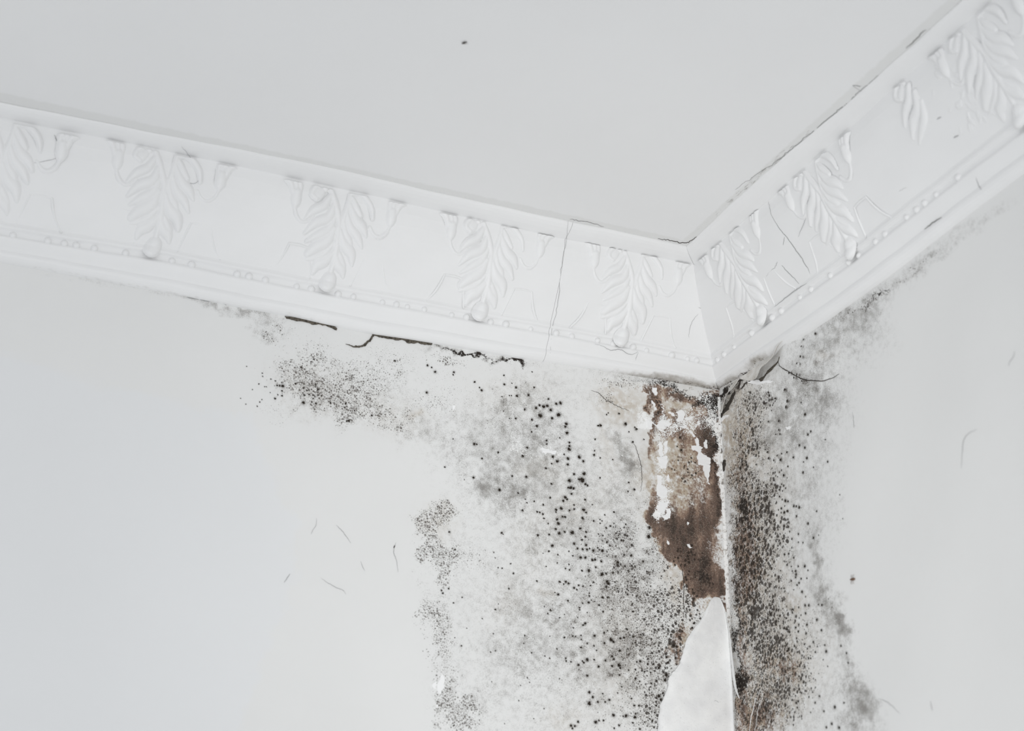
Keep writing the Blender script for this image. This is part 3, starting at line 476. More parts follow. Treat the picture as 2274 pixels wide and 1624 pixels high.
RB_brown = [(1680,1740,50,80,0,.3),(1660,1200,60,200,0,.14),(1750,1480,40,40,0,.4),(1700,1600,60,50,0,.4),(1650,1600,30,40,0,.4),(1650,1100,40,240,0,0.154),(1670,1400,50,200,0,0.121),(1650,960,26,60,0,0.237),(1640,1100,20,100,0,0.215),(1650,1250,26,130,0,0.242),(1645,1400,20,120,0,0.281),(1645,1520,18,50,0,0.374),(1720,1470,60,30,10,0.16),(1700,1560,40,80,0,0.198),(1608,870,10,40,20,0.358),(1628,880,14,24,20,0.237),(1680,1220,30,80,0,0.16),(1605,1000,6,60,0,0.237)]
RB_tan = [(1690,1200,60,300,0,.25),(1720,1500,80,120,0,.2),(1650,950,40,100,0,.5),(1615,960,14,60,0,.8),(1640,1050,24,60,0,.5),(1700,1250,50,200,0,.35),(1760,1450,70,100,0,.3),(1830,790,20,10,0,.3),(1700,1560,60,60,0,.4),(1640,870,24,24,0,.4),(1760,1340,20,10,0,.4)]
RB_dark = [(1601,880,9,28,10,.95),(1612,868,10,14,0,.8),(1640,840,34,7,-34,.7),(1645,1110,12,50,0,.62),(1650,1150,16,40,0,.62),(1640,1250,12,100,0,.55),(1636,1420,8,120,0,.8),(1648,1520,14,40,0,.92),(1680,1280,20,40,0,.45),(1660,980,16,50,0,.42),(1720,1470,40,20,0,.35),(1690,1590,30,40,0,.42),(1900,696,90,3.5,-36.5,.75),(1960,650,50,3,-36.5,.6),(1665,1330,20,50,0,.36),(1655,830,30,6,-30,.55)]  # tall thin blob beside the plaster rim paints the rim's shade
RB_white = [(1605,940,8,20,0,.6),(1604,1000,5,60,0,.6),(1606,1100,4,80,0,.7),(1622,1250,4,160,-3,.85),(1612,1180,4,80,0,.8),(1690,870,40,20,0,.55),(1620,960,10,40,0,.3),(1720,880,24,40,0,.35),(1700,1100,40,100,0,.10)]
#BLOBS_END
FRESH = [[(-400,700),(560,930),(600,1040),(625,1120),(665,1160),(640,1210),(660,1290),(640,1340),(600,1430),(560,1540),(530,1624),(400,1900),(-400,1900)]]
def stain_shade(side, px, py):
    px0, py0 = px, py
    px = px0+7*vnoise(px0, py0, 26, 1)+4*vnoise(px0, py0, 9, 2); py = py0+7*vnoise(px0, py0, 26, 3)+4*vnoise(px0, py0, 9, 4)
    G = globals(); A = {}
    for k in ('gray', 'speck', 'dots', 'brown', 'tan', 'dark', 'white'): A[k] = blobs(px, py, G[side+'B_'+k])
    if side == 'L':
        col = inpoly(px, py, [(1427,880),(1443,930),(1437,985),(1446,1040),(1430,1110),(1432,1150),(1462,1205),(1500,1262),(1520,1300),(1535,1345),(1570,1335),(1612,1340),(1640,1640),(1640,860),(1500,850)], 5)
        mm = (px > 1320) & (py < 1340)
        A['brown'] = np.where(mm & (py > 870), A['brown']*(0.12+0.88*col), A['brown']); A['dark'] = np.where((py > 880)&(px>1330)&(py<1340), A['dark']*(0.1+0.9*col), A['dark'])
        A['white'] = A['white']; A['fresh'] = inpoly(px, py, FRESH[0], 10)
        S = SPL
    else: A['fresh'] = px*0; S = SPR
    px, py = px0, py0
    for k in ('gray', 'speck', 'dots'): A[k] = A[k]*np.clip(1+0.16*vnoise(px, py, 34, 11)+0.2*vnoise(px, py, 12, 12), 0.3, 1.6)
    A['speck'] = np.minimum(A['speck'], 0.82)
    h = np.zeros_like(px)
    for x, y, r in S:
        R = r/3.2486*1.25; m = (abs(px-x) < R*3) & (abs(py-y) < R*3)
        fx = 1.0 if side == 'L' else 0.72
        h[m] = np.maximum(h[m], np.exp(-(((px[m]-x)/(R*fx))**2+((py[m]-y)/R)**2)*0.8)*min(1.0, 0.35+r/14))
    A['halo'] = h
    return A

BUMPS_R = [R_at(1752, 775)+(0.022, 0.022, 0.006), R_at(1800, 800)+(0.05, 0.022, 0.0045), R_at(1830, 830)+(0.03, 0.012, 0.003), R_at(1700, 850)+(0.02, 0.01, 0.003)]
def wall_disp(side, s, h):
    d = 0.0010*np.sin(s*9+1)*np.sin(h*8)+0.0006*np.sin(s*31+h*17)
    d = d*np.clip(s/0.05, 0, 1)*np.clip((h-0.16)/0.05, 0, 1)
    if side == 'R':
        for a, b, ra, rb, k in BUMPS_R: d = d+k*np.exp(-((s-a)/ra)**2-((h-b)/rb)**2)*np.clip(s/0.02, 0, 1)
    return d
def axis(fine0, fine1, step, end):
    a = [0.0] if fine0 > 0 else []
    a += list(np.arange(fine0, fine1, step)); x = fine1; st = step
    while x < end: a.append(x); st = min(st*1.15, 0.12); x += st
    a.append(end); return np.array(a)
def wall(name, side, mat, fs, fh, step):
    S = axis(0.0, fs, step, 3.2); Hh = axis(0.12, fh, step, CEIL)
    SS, HH = np.meshgrid(S, Hh, indexing='ij'); D = wall_disp(side, SS, HH)
    V = place(side, SS, D, HH).reshape(-1, 3)
    me = mesh_from(name, V, grid_faces(len(S), len(Hh), side == 'L'), mat)
    rel = V-np.array([0, 0, CEIL]); px, py = project(rel)
    inf = (SS.ravel() < 1.4) & (HH.ravel() < 1.1)
    for k, v in stain_shade(side, np.where(inf, px, -5000.0), np.where(inf, py, 9000.0)).items():
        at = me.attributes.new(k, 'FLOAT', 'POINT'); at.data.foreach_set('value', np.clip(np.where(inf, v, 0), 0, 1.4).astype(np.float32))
    o = add(name, me); o['kind'] = 'structure'; return o
wall_L = wall('wall_left', 'L', m_wallL, 0.64, 0.66, 0.0013)
wall_R = wall('wall_right', 'R', m_wallR, 0.42, 0.67, 0.0015)
# ceiling
X = axis(0.0, 0.9, 0.006, 3.2); XX, YY = np.meshgrid(X, X, indexing='ij')
V = np.stack([-XX, -YY, CEIL+0*XX], -1).reshape(-1, 3)
me = mesh_from('ceiling', V, grid_faces(len(X), len(X), False), m_ceil)
m_ = np.minimum(XX, YY).ravel(); wd = np.where(YY.ravel() < XX.ravel(), 0.020, 0.017)
edge = np.clip(1-(m_-0.0885)/wd, 0, 1)
gr = np.where(XX.ravel() < YY.ravel(), np.exp(-((m_-0.093)/0.008)**2)*np.exp(-((YY.ravel()-0.27)/0.16)**2)*0.85, 0)
for k, v in (('edge', np.where(m_ < 0.0885+wd, np.clip(edge*1.6, 0, 1), 0)), ('grime', gr)):
    at = me.attributes.new(k, 'FLOAT', 'POINT'); at.data.foreach_set('value', v.astype(np.float32))
ceil_o = add('ceiling', me); ceil_o['kind'] = 'structure'

# ------------------------------------------------------------------ things lying on the surfaces
def surf_point(side, px, py, lift=0.0):
    """side L/R: wall; C: ceiling; FL/FR: frieze; BL/BR: lower band of cornice; returns world point + normal"""
    if side == 'A':
        s, h = L_at(px, py, lift)
        if s < lift+0.0003: s, h = R_at(px, py, lift); return place('R', s, lift, h)
        return place('L', s, lift, h)
    if side in 'LR':
        s, h = side_at(side, px, py, 0.0); return place(side, s, float(wall_disp(side, np.array(s), np.array(h)))+lift, h)
    if side == 'C':
        x, y = C_at(px, py); return np.array([x, y, CEIL-lift])
    sd = side[1]
    # march the ray against the cornice profile
    v = ray(px, py); lo, hi = 0.8, 3.6
    def inside(t):
        P = CAM+v*t; s, d = (-P[0], -P[1]) if sd == 'L' else (-P[1], -P[0]); h = -P[2]
        if h > 0.1458: return d < 0
        if h < 0: return True
        h2 = h-float(dev_h(sd, s, max(0, min(h, .1455))))
        return d < float(np.interp(h2, PROF[1:, 1], PROF[1:, 0]))+lift
    t = lo; 
    while t < hi and not inside(t): t += 0.004
    a, b = t-0.004, t
    for _ in range(14):
        m = (a+b)/2
        if inside(m): b = m
        else: a = m
    P = CAM+v*a; return P+np.array([0, 0, CEIL])
def tube(name, pts, r, mat, nseg=5, taper=True):
    P = np.array(pts, float); m = len(P); V = []; F = []
    for i in range(m):
        t = P[min(i+1, m-1)]-P[max(i-1, 0)]; t /= (np.linalg.norm(t)+1e-12)
        a = np.cross(t, [0.3, 0.5, 0.8]); a /= np.linalg.norm(a); b = np.cross(t, a)
        rr = (r[i] if hasattr(r, '__len__') else r)*(1 if not taper else (0.35+0.65*math.sin(math.pi*(i+0.5)/m)))
        for k in range(nseg):
            q = 2*math.pi*k/nseg; V.append(P[i]+rr*(a*math.cos(q)+b*math.sin(q)))
    for i in range(m-1):
        for k in range(nseg): F.append((i*nseg+k, i*nseg+(k+1) % nseg, (i+1)*nseg+(k+1) % nseg, (i+1)*nseg+k))
    F.append(tuple(range(nseg))[::-1]); F.append(tuple(range((m-1)*nseg, m*nseg)))
    return mesh_from(name, V, F, mat)
def line_px(pts, jit=0.8, sub=6, smooth=True):
    c = bez(pts, sub*(len(pts)-1)); 
    c[1:-1] += rng.normal(0, jit, c[1:-1].shape); return c
def line_thing(name, side, pts, rad, mat, label=None, cat=None, parent=None, jit=0.6, lift=0.0003, sub=6, group=None):
    c = line_px(pts, jit, sub); W = [surf_point(side, x, y, lift) for x, y in c]
    o = add(name, tube(name, W, rad, mat), parent)
    if not parent: tag(o, label, cat, group)
    elif label: o['label'] = label
    return o
# hairline cracks belong to the surface they run through
line_thing('crack', 'FL', [(1262, 491), (1257, 540), (1247, 600), (1238, 680), (1226, 730), (1222, 785)], 0.00022, m_hair, parent=trim_short, jit=1.0, sub=7)
line_thing('crack', 'FR', sc(KD, [(430, 480), (450, 570), (500, 660), (580, 760), (640, 850), (690, 920), (730, 1000), (738, 1050)]), 0.00032, m_hair, parent=trim_right)
line_thing('crack', 'FR', sc(KD, [(720, 1065), (640, 1110), (560, 1170), (480, 1235)]), 0.00030, m_hair, parent=trim_right)
line_thing('crack', 'FR', sc(KD, [(415, 1020), (440, 985), (480, 950), (495, 915)]), 0.00025, m_hair, parent=trim_right)
line_thing('crack', 'FR', sc(KD, [(525, 940), (580, 1000), (650, 1075)]), 0.00028, m_hair, parent=trim_right)
line_thing('crack', 'FL', sc(K7, [(1305, 820), (1350, 845), (1400, 885), (1440, 890), (1490, 915)]), 0.00030, m_hair, parent=trim_short)
line_thing('crack', 'FL', sc(K7, [(1300, 870), (1260, 920), (1240, 980), (1235, 1040)]), 0.00018, m_hair, parent=trim_short)
line_thing('crack', 'FR', sc(KD, [(1555, 680), (1600, 645), (1640, 615), (1680, 595)]), 0.00035, m_crack, parent=trim_right)
line_thing('crack', 'FR', sc(KD, [(1340, 440), (1380, 405), (1425, 375)]), 0.00022, m_hair, parent=trim_right)
line_thing('crack', 'FR', sc(KD, [(1925, 290), (1940, 350), (1965, 395)]), 0.00035, m_hair, parent=trim_right)
line_thing('crack', 'C', sc(K7, [(1010, 325), (1080, 335), (1150, 350), (1220, 355), (1255, 335), (1290, 310)]), 0.00045, m_crack, parent=ceil_o, jit=0.9)
line_thing('crack', 'C', sc(K7, [(375, 185), (430, 195), (520, 210), (620, 238)]), 0.0004, m_hair, parent=ceil_o, jit=0.9)
line_thing('crack', 'C', sc(KR, [(520, 715), (590, 660), (690, 560), (760, 480), (820, 440)]), 0.00035, m_crack, parent=ceil_o)
line_thing('crack', 'C', sc(KR, [(860, 450), (1000, 350), (1130, 210), (1250, 110), (1340, 5)]), 0.00030, m_hair, parent=ceil_o)
line_thing('crack', 'C', sc(KC, [(1240, 530), (1110, 640), (1010, 735), (940, 790), (800, 905), (640, 1040), (500, 1150), (330, 1270), (190, 1370)]), 0.00032, m_hair, parent=ceil_o, jit=1.2, sub=10)
line_thing('crack', 'L', sc(K2, [(690, 285), (740, 300), (790, 350), (850, 385), (900, 410), (960, 430)]), 0.0003, m_crack, parent=wall_L)
line_thing('crack', 'L', sc(K2, [(985, 660), (1010, 700), (1035, 780), (1050, 860), (1055, 930), (1045, 1010)]), 0.0003, m_crack, parent=wall_L)
line_thing('crack', 'L', sc(K5, [(1150, 390), (1185, 470), (1195, 600), (1195, 700), (1215, 820)]), 0.0004, m_crack, parent=wall_L)
line_thing('crack', 'R', sc(KP, [(1150, 650), (1210, 730), (1330, 800), (1480, 890), (1600, 945), (1760, 958), (1900, 960), (2040, 910), (2150, 840)]), 0.00055, m_crack, parent=wall_R, jit=0.4)
line_thing('crack', 'R', sc(K2, [(2040, 100), (2130, 150), (2200, 190), (2270, 215)]), 0.0002, m_crack, parent=wall_R)
# dark gaps under the moulding: irregular openings, their shade painted as thin plates
def gap(pts, side, parent, mat, name='crack', lift=0.0006, rough=0.7, label=None):
    P = rough_poly(pts, rough, 3); W = [surf_point(side, x, y, lift) for x, y in P]
    o = solid_poly(name, W, side, mat, 0.0005, parent)
    if label: o['label'] = label
    return o
def rough_poly(pts, amp, it=3):
    P = [np.array(p[:2], float) for p in pts]
    for k in range(it):
        Q = []
        for i in range(len(P)):
            a, b = P[i], P[(i+1) % len(P)]; L = np.linalg.norm(b-a); Q.append(a)
            if L > 1.6: Q.append((a+b)/2+rng.normal(0, amp*min(L, 12)*0.10, 2))
        P = Q
    return P
from mathutils.geometry import tessellate_polygon
def solid_poly(name, W, side, mat, thick, parent=None, curl=0.0):
    W = np.array(W); nrm = {'L': np.array([0, -1, 0]), 'R': np.array([-1, 0, 0]), 'C': np.array([0, 0, -1])}[side[-1]]
    tri = tessellate_polygon([[Vector(p) for p in W]]); n_ = len(W)
    c = W.mean(0)
    top = W+nrm*thick; 
    if curl: 
        q = np.linalg.norm(W-c, axis=1); top = top+nrm*(curl*(q/q.max())**2)[:, None]*(0.5+0.5*np.sin(np.arange(n_)*0.9))[:, None]
    V = np.concatenate([W-nrm*0.0008, top]); F = []
    for t in tri:
        a, b, c_ = [int(x) for x in t]
        if np.dot(np.cross(W[b]-W[a], W[c_]-W[a]), nrm) < 0: b, c_ = c_, b
        F.append((n_+a, n_+b, n_+c_)); F.append((a, c_, b))
    for i in range(n_):
        j = (i+1) % n_; F.append((i, j, n_+j, n_+i))
    me = mesh_from(name, V, F, mat, smooth=False)
    return add(name, me, parent)
gap(sc(K1, [(430, 172), (520, 180), (600, 192), (690, 212), (712, 230), (770, 238), (806, 258), (802, 274), (782, 264), (750, 250), (690, 232), (600, 218), (520, 208), (440, 188)]), 'L', wall_L, m_gap)
gap(sc(K1, [(868, 372), (920, 387), (970, 386), (1000, 372), (1035, 343), (1062, 298), (1110, 300), (1200, 315), (1300, 332), (1400, 352), (1500, 362), (1490, 378), (1420, 374), (1380, 364), (1350, 368), (1310, 364), (1300, 350), (1240, 345), (1190, 335), (1100, 318), (1075, 312), (1048, 355), (1008, 388), (960, 396), (920, 394)]), 'L', wall_L, m_gap)
gap(sc(KA, [(30, 1294), (200, 1325), (400, 1362), (800, 1435), (1200, 1515), (1215, 1528), (1100, 1512), (800, 1448), (400, 1372), (200, 1335)]), 'L', wall_L, m_hair, rough=0.3)  # grey strip along the lip: gap with its shade painted in
gap(sc(KA, [(1215, 1530), (1400, 1560), (1700, 1618), (1700, 1630), (1400, 1572)]), 'L', wall_L, m_hair, rough=0.3)  # painted shade strip, continued to the right
gap(sc(K2, [(1648, 790), (1662, 785), (1660, 830), (1650, 870), (1645, 840)]), 'R', wall_R, m_crack)
# long open seam down the corner on the right
gap(sc(K2, [(1625, 560), (1634, 600), (1636, 700), (1640, 900), (1645, 1040), (1640, 1040), (1632, 900), (1628, 700), (1620, 600)]), 'R', wall_R, m_crack, rough=0.5)

# --- paint flakes still clinging to the brown patch
FK = [('L', KZ, [(345, 530), (380, 560), (400, 640), (440, 680), (410, 690), (380, 620), (350, 570)]), ('L', KZ, [(360, 310), (440, 320), (430, 450), (400, 440), (370, 390)]),
 ('L', KZ, [(620, 720), (740, 770), (730, 800), (690, 780), (640, 750)]), ('L', KZ, [(500, 870), (560, 880), (620, 880), (690, 930), (640, 970), (560, 960), (570, 1020), (440, 1000), (330, 900), (430, 950)]),
 ('L', KZ, [(760, 720), (850, 690), (900, 720), (900, 800), (860, 880), (750, 880), (790, 820)]), ('L', KZ, [(910, 820), (1050, 790), (1030, 830), (930, 870)]), ('L', KZ, [(800, 950), (930, 940), (940, 990), (890, 1000), (830, 980)]),
 ('L', KZ, [(1100, 930), (1130, 870), (1170, 910), (1140, 950)]), ('L', KZ, [(1020, 1040), (1080, 1140), (1060, 1150), (980, 1060)]), ('L', KZ, [(445, 1270), (510, 1230), (530, 1290), (520, 1400), (540, 1470), (480, 1480), (455, 1380)]),
 ('L', KZ, [(540, 1260), (600, 1210), (605, 1400), (570, 1440), (550, 1350)]),
 ('L', KZ, [(1100, 1150), (1140, 1200), (1140, 1290), (1205, 1320), (1170, 1400), (1250, 1450), (1340, 1520), (1330, 1600), (1250, 1640), (1130, 1600), (1110, 1500), (1130, 1400), (1010, 1290), (1100, 1290)]), ('L', KZ, [(1250, 1200), (1280, 1200), (1290, 1330), (1260, 1340)]),
 ('L', K2, [(1498, 820), (1545, 826), (1540, 880), (1535, 940), (1545, 965), (1530, 960), (1508, 890)]), ('L', K2, [(1160, 770), (1235, 765), (1240, 800), (1225, 850), (1195, 850), (1180, 810)]),
 ('L', K2, [(1160, 900), (1185, 900), (1195, 960), (1240, 1010), (1235, 1060), (1190, 1070), (1160, 1040)]), ('L', K2, [(1240, 890), (1252, 950), (1225, 930)]), ('L', K2, [(1165, 1085), (1250, 1078), (1235, 1130), (1185, 1180), (1160, 1160)]),
 ('L', K2, [(1220, 1140), (1255, 1145), (1255, 1210), (1215, 1225), (1197, 1195), (1232, 1172)]), ('L', K2, [(1380, 1235), (1394, 1240), (1385, 1260)]), ('L', K2, [(1378, 1396), (1395, 1393), (1417, 1420), (1400, 1427)]), ('L', K2, [(1232, 1365), (1252, 1390), (1245, 1400)]),
 ('L', K2, [(330, 700), (370, 708), (440, 720), (430, 745), (390, 735), (340, 735)]), ('L', K2, [(1085, 490), (1135, 520), (1120, 570), (1100, 560)]),
 ('R', K2, [(2105, 552), (2130, 542), (2138, 552), (2128, 566), (2112, 570)]),
 ('L', K6, [(1555, 1205), (1577, 1250), (1570, 1320), (1550, 1360), (1530, 1355), (1522, 1290), (1545, 1240)]), ('L', K6, [(1488, 1292), (1515, 1268), (1517, 1322), (1495, 1317)]), ('L', K6, [(1518, 1436), (1530, 1438), (1528, 1458), (1520, 1460)]),
 ('L', K1, [(1640, 815), (1660, 820), (1650, 850), (1638, 845)]), ('L', K2, [(1500, 690), (1515, 640), (1520, 700)])]
FL = {0: 'thin white paint sliver on the dark brown left end of the rotten patch', 1: 'small white drip of paint at the upper left of the brown patch', 2: 'narrow white paint sliver pointing right in the upper brown patch',
 3: 'wide ragged white paint flake on the left edge of the brown patch', 4: 'blocky white paint flake in the upper middle of the brown patch', 5: 'flat thin white paint flake right of the blocky one in the brown patch',
 6: 'small white paint flake below the blocky one in the brown patch', 7: 'little white triangular flake by the dark corner streak', 8: 'slanting white paint strip at the middle of the brown patch', 9: 'tall white paint strip on the left of a grey bare slit',
 10: 'tall white paint strip on the right of a grey bare slit', 11: 'largest bright white branching paint flake beside the corner', 12: 'small upright white paint sliver above the largest flake', 13: 'long white paint run hanging under the largest flake',
 14: 'white flake heading the ragged column down the brown patch', 15: 'long bent white flake midway down the ragged column', 16: 'tiny white flake at the right of the ragged column', 17: 'broad white flake low in the ragged column',
 18: 'hooked white flake at the foot of the ragged column', 19: 'tiny white chip alone on the lower brown stain', 20: 'white chip on the dark brown stain, lower of the two', 21: 'faint small white chip at the lower left of the brown stain',
 22: 'flat white flake on the grey mottled plaster far left of the brown patch', 23: 'white paint point reaching into the brown patch from the left', 24: 'small white lump stuck on the right wall',
 25: 'tall pale paint scrap among fine speckles low on the left wall', 26: 'little pale scrap beside the tall one low on the left wall', 27: 'tiny pale scrap under the tall one low on the left wall', 28: 'small white chip under the moulding on the speckled plaster', 29: 'needle of white paint above the largest flake'}
for i, (sd, k, pts) in enumerate(FK):
    P = rough_poly(sc(k, pts), 1.3 if i not in (25, 26, 27) else 0.8, 3); W = [surf_point(sd, x, y, 0.0004) for x, y in P]
    o = solid_poly('paint_flake', W, sd, m_flake, 0.0005, curl=0.0007); tag(o, FL[i], 'paint flake', 'flakes of peeling white paint')

# --- bare plaster tongue along the corner, low in the frame
n = NT('pale_plaster')
c = n.mix(n.step(n.noise(40, 5), 0.35, 0.7), s2l((247, 247, 246)), s2l((236, 236, 236)))
c = n.mix(n.math('MULTIPLY', n.step(n.noise(600, 3), 0.62, 0.7), 0.3), c, s2l((170, 170, 168)))
n.bump(n.noise(90, 5, 0.6), 0.5, 0.0015); m_plas = n.out(c)
def sheet(name, side, rows, mat, thick, parent=None):
    """rows: list of rows of (px,py,lift); lofted into a sheet with thickness"""
    G = [[surf_point(side if not isinstance(side, (list, tuple)) else side[j], p[0], p[1], p[2]) for j, p in enumerate(r)] for r in rows]
    G = np.array(G); nr, nc = G.shape[:2]
    nrm = np.zeros_like(G)
    du = np.gradient(G, axis=0); dv = np.gradient(G, axis=1); nrm = np.cross(du, dv); nrm /= (np.linalg.norm(nrm, axis=2, keepdims=True)+1e-12)
    tocam = (CAM+np.array([0, 0, CEIL]))-G
    sgn = np.sign((nrm*tocam).sum(2).mean()); nrm *= sgn
    V = np.concatenate([G.reshape(-1, 3), (G-nrm*thick).reshape(-1, 3)]); N = nr*nc
    F = [tuple(f) for f in grid_faces(nr, nc)]
    if sgn < 0: F = [f[::-1] for f in F]
    F += [tuple(N+i for i in f[::-1]) for f in F]
    b = [i*nc for i in range(nr)]+[(nr-1)*nc+j for j in range(1, nc)]+[i*nc+nc-1 for i in range(nr-2, -1, -1)]+[j for j in range(nc-2, 0, -1)]
    for i in range(len(b)):
        a, c2 = b[i], b[(i+1) % len(b)]; F.append((a, c2, N+c2, N+a))
    return add(name, mesh_from(name, V, F, mat), parent)
TL = sc(K5, [(1425, 655), (1400, 668), (1370, 720), (1330, 810), (1270, 885), (1225, 950), (1200, 1020), (1180, 1100), (1150, 1165), (1110, 1210), (1085, 1250), (1080, 1310), (1050, 1385), (1028, 1440), (1014, 1540), (1008, 1640), (1000, 1720), (1020, 1860), (1010, 2000), (1060, 2100), (1150, 2160)])
TRr = sc(K5, [(1427, 656), (1455, 664), (1472, 695), (1490, 755), (1507, 840), (1517, 900), (1524, 970), (1530, 1040), (1535, 1110), (1540, 1180), (1544, 1250), (1548, 1320), (1551, 1400), (1554, 1480), (1557, 1560), (1560, 1640), (1563, 1720), (1568, 1850), (1573, 1980), (1577, 2080), (1580, 2150)])
rows = []
A_ = bez(TL, 84); B_ = bez(TRr, 84); m = min(len(A_), len(B_)); nz = 22
for i in range(m):
    a, b = A_[int(i*(len(A_)-1)/(m-1))], B_[int(i*(len(B_)-1)/(m-1))]; r = []
    a = a+np.array([rng.normal(0, 0.7), 0])
    for j in range(nz):
        t = j/(nz-1); p = a+(b-a)*t
        lift = 0.0006+0.0030*min(1, i/8)*(min(1, 7*t*1.0)**0.5)*(1-0.0*t)+0.0006*mnoise.noise(Vector((p[0]*0.05, p[1]*0.05, 0)))+0.0003*mnoise.noise(Vector((p[0]*0.2, p[1]*0.2, 3)))
        r.append((p[0], p[1], lift))
    rows.append(r)
plas = sheet('plaster_patch', 'A', rows, m_plas, 0.0012)
tag(plas, 'smooth white plaster tongue rising to a rounded tip beside the mouldy corner', 'plaster patch')
for pts in ([(1118, 1440), (1132, 1480), (1126, 1520), (1140, 1562)], [(1255, 1160), (1262, 1190), (1250, 1222)], [(1395, 1418), (1420, 1410), (1438, 1425)], [(1065, 1480), (1080, 1540), (1072, 1590)]):
    line_thing('crack', 'L', sc(K5, pts), 0.00022, m_hair, parent=plas, jit=0.5, lift=0.0040)
# its curled edge that stands off the corner
E1 = bez(sc(K5, [(1466, 680), (1492, 760), (1512, 850), (1522, 930), (1528, 1000), (1533, 1060), (1540, 1140), (1548, 1230), (1564, 1320), (1592, 1386)]), 50)
E2 = bez(sc(K5, [(1468, 678), (1496, 758), (1517, 850), (1529, 930), (1537, 1000), (1543, 1060), (1553, 1140), (1564, 1230), (1578, 1320), (1597, 1388)]), 50)
rows = []
for i in range(len(E1)):
    a, b = E1[i], E2[i]; k = min(1, i/15)
    rows.append([(a[0]+(b[0]-a[0])*t, a[1]+(b[1]-a[1])*t, 0.0038+0.0030*k*t) for t in np.linspace(0, 1, 6)])
sheet('curled_edge', 'A', rows, m_plas, 0.0004, plas)['label'] = 'thin white curled rim'

# --- peeling sheet of paint near the top of the right wall
n = NT('peeled_paint')
c = n.mix(n.step(n.noise(70, 5), 0.35, 0.7), s2l((232, 230, 226)), s2l((205, 200, 193)))
c = n.mix(n.math('MULTIPLY', n.step(n.noise(500, 4, 0.7), 0.60, 0.66), 0.6), c, s2l((90, 80, 70)))
n.bump(n.noise(120, 4), 0.4, 0.001); m_peel = n.out(c)
U1 = bez(sc(KP, [(1340, 255), (1200, 330), (1060, 440), (900, 600), (760, 700), (640, 800), (520, 880), (440, 920)]), 40)
U2 = bez(sc(KP, [(1358, 258), (1270, 360), (1200, 550), (1080, 670), (960, 760), (900, 860), (820, 930), (660, 960)]), 40)
rows = []
for i in range(len(U1)):
    a, b = U1[i], U2[i]; k = math.sin(math.pi*min(1, (i+1)/len(U1)))
    rows.append([(a[0]+(b[0]-a[0])*t, a[1]+(b[1]-a[1])*t, 0.0008+0.010*k*t**1.6+0.0006*mnoise.noise(Vector((i*.4, t*4, 0)))) for t in np.linspace(0, 1, 12)])
tag(sheet('peeling_paint', 'R', rows, m_peel, 0.0005), 'curled off-white sheet of paint peeling from the right wall under the moulding', 'peeling paint', 'paint sheets peeling by the corner')
U1 = bez(sc(KP, [(470, 900), (400, 960), (330, 1060), (280, 1150), (230, 1260), (190, 1380), (160, 1500)]), 36)
U2 = bez(sc(KP, [(510, 930), (480, 1020), (430, 1110), (350, 1180), (300, 1290), (250, 1400), (200, 1500)]), 36)
rows = []
for i in range(len(U1)):
    a, b = U1[i], U2[i]; k = math.sin(math.pi*(0.15+0.8*i/len(U1)))
    rows.append([(a[0]+(b[0]-a[0])*t, a[1]+(b[1]-a[1])*t, 0.0008+0.007*k*t**1.5+0.0005*mnoise.noise(Vector((i*.5, t*4, 7)))) for t in np.linspace(0, 1, 10)])
tag(sheet('peeling_paint', 'R', rows, m_peel, 0.0005), 'narrow dirty ribbon of paint peeling downwards right beside the corner', 'peeling paint', 'paint sheets peeling by the corner')
# dark plates painting the shade under the lifted edges
gap(sc(KP, [(1200, 560), (1150, 640), (1040, 720), (960, 790), (920, 880), (870, 900), (820, 930), (880, 975), (900, 962), (950, 850), (1060, 740), (1160, 640)]), 'R', wall_R, m_gap, rough=0.4)
gap(sc(KP, [(405, 1130), (400, 1180), (370, 1250), (330, 1340), (290, 1440), (220, 1500), (175, 1580), (170, 1500), (240, 1410), (310, 1290), (350, 1190)]), 'R', wall_R, m_crack, rough=0.5)
gap(sc(KP, [(500, 940), (490, 1010), (460, 1100), (440, 1100), (470, 1010)]), 'R', wall_R, m_crack, rough=0.5)
gap(sc(KP, [(750, 915), (700, 940), (640, 975), (600, 990), (540, 1060), (505, 1100), (530, 1055), (590, 985), (650, 960), (700, 925)]), 'R', wall_R, m_crack, rough=0.5)
# torn white paint lips
LIPS = [(KP, [(165, 1600), (200, 1560), (260, 1530), (300, 1530), (270, 1560), (230, 1580), (190, 1640)], 'small white torn lip of paint where the dark ribbon ends at the corner'),
        (KP, [(620, 985), (700, 945), (780, 935), (850, 965), (870, 980), (1000, 950), (1060, 960), (1020, 1000), (860, 1030), (700, 1010)], 'ragged white paint edge under the peeling sheet on the right wall')]
for k, pts, lab in LIPS:
    P = rough_poly(sc(k, pts), 0.8, 3); W = [surf_point('R', x, y, 0.0006) for x, y in P]
    tag(solid_poly('paint_flake', W, 'R', m_flake, 0.0006, curl=0.0005), lab, 'paint flake', 'flakes of peeling white paint')
W = [surf_point('R', x, y, 0.0006) for x, y in line_px(sc(K4, [(330, 1392), (322, 1450), (305, 1510), (298, 1570), (288, 1640)]), 0.4)]
tag(add('paint_sliver', tube('paint_sliver', W, 0.0005, m_flake)), 'thin white vertical sliver of paint on the right wall at the bottom edge', 'paint flake')
W = [surf_point('R', x, y, 0.0006) for x, y in line_px(sc(K4, [(372, 1400), (350, 1470), (338, 1560), (325, 1640)]), 0.4)]
tag(add('paint_sliver', tube('paint_sliver', W, 0.0003, m_plas)), 'fainter pale sliver of paint right of the white one at the bottom edge', 'paint flake')

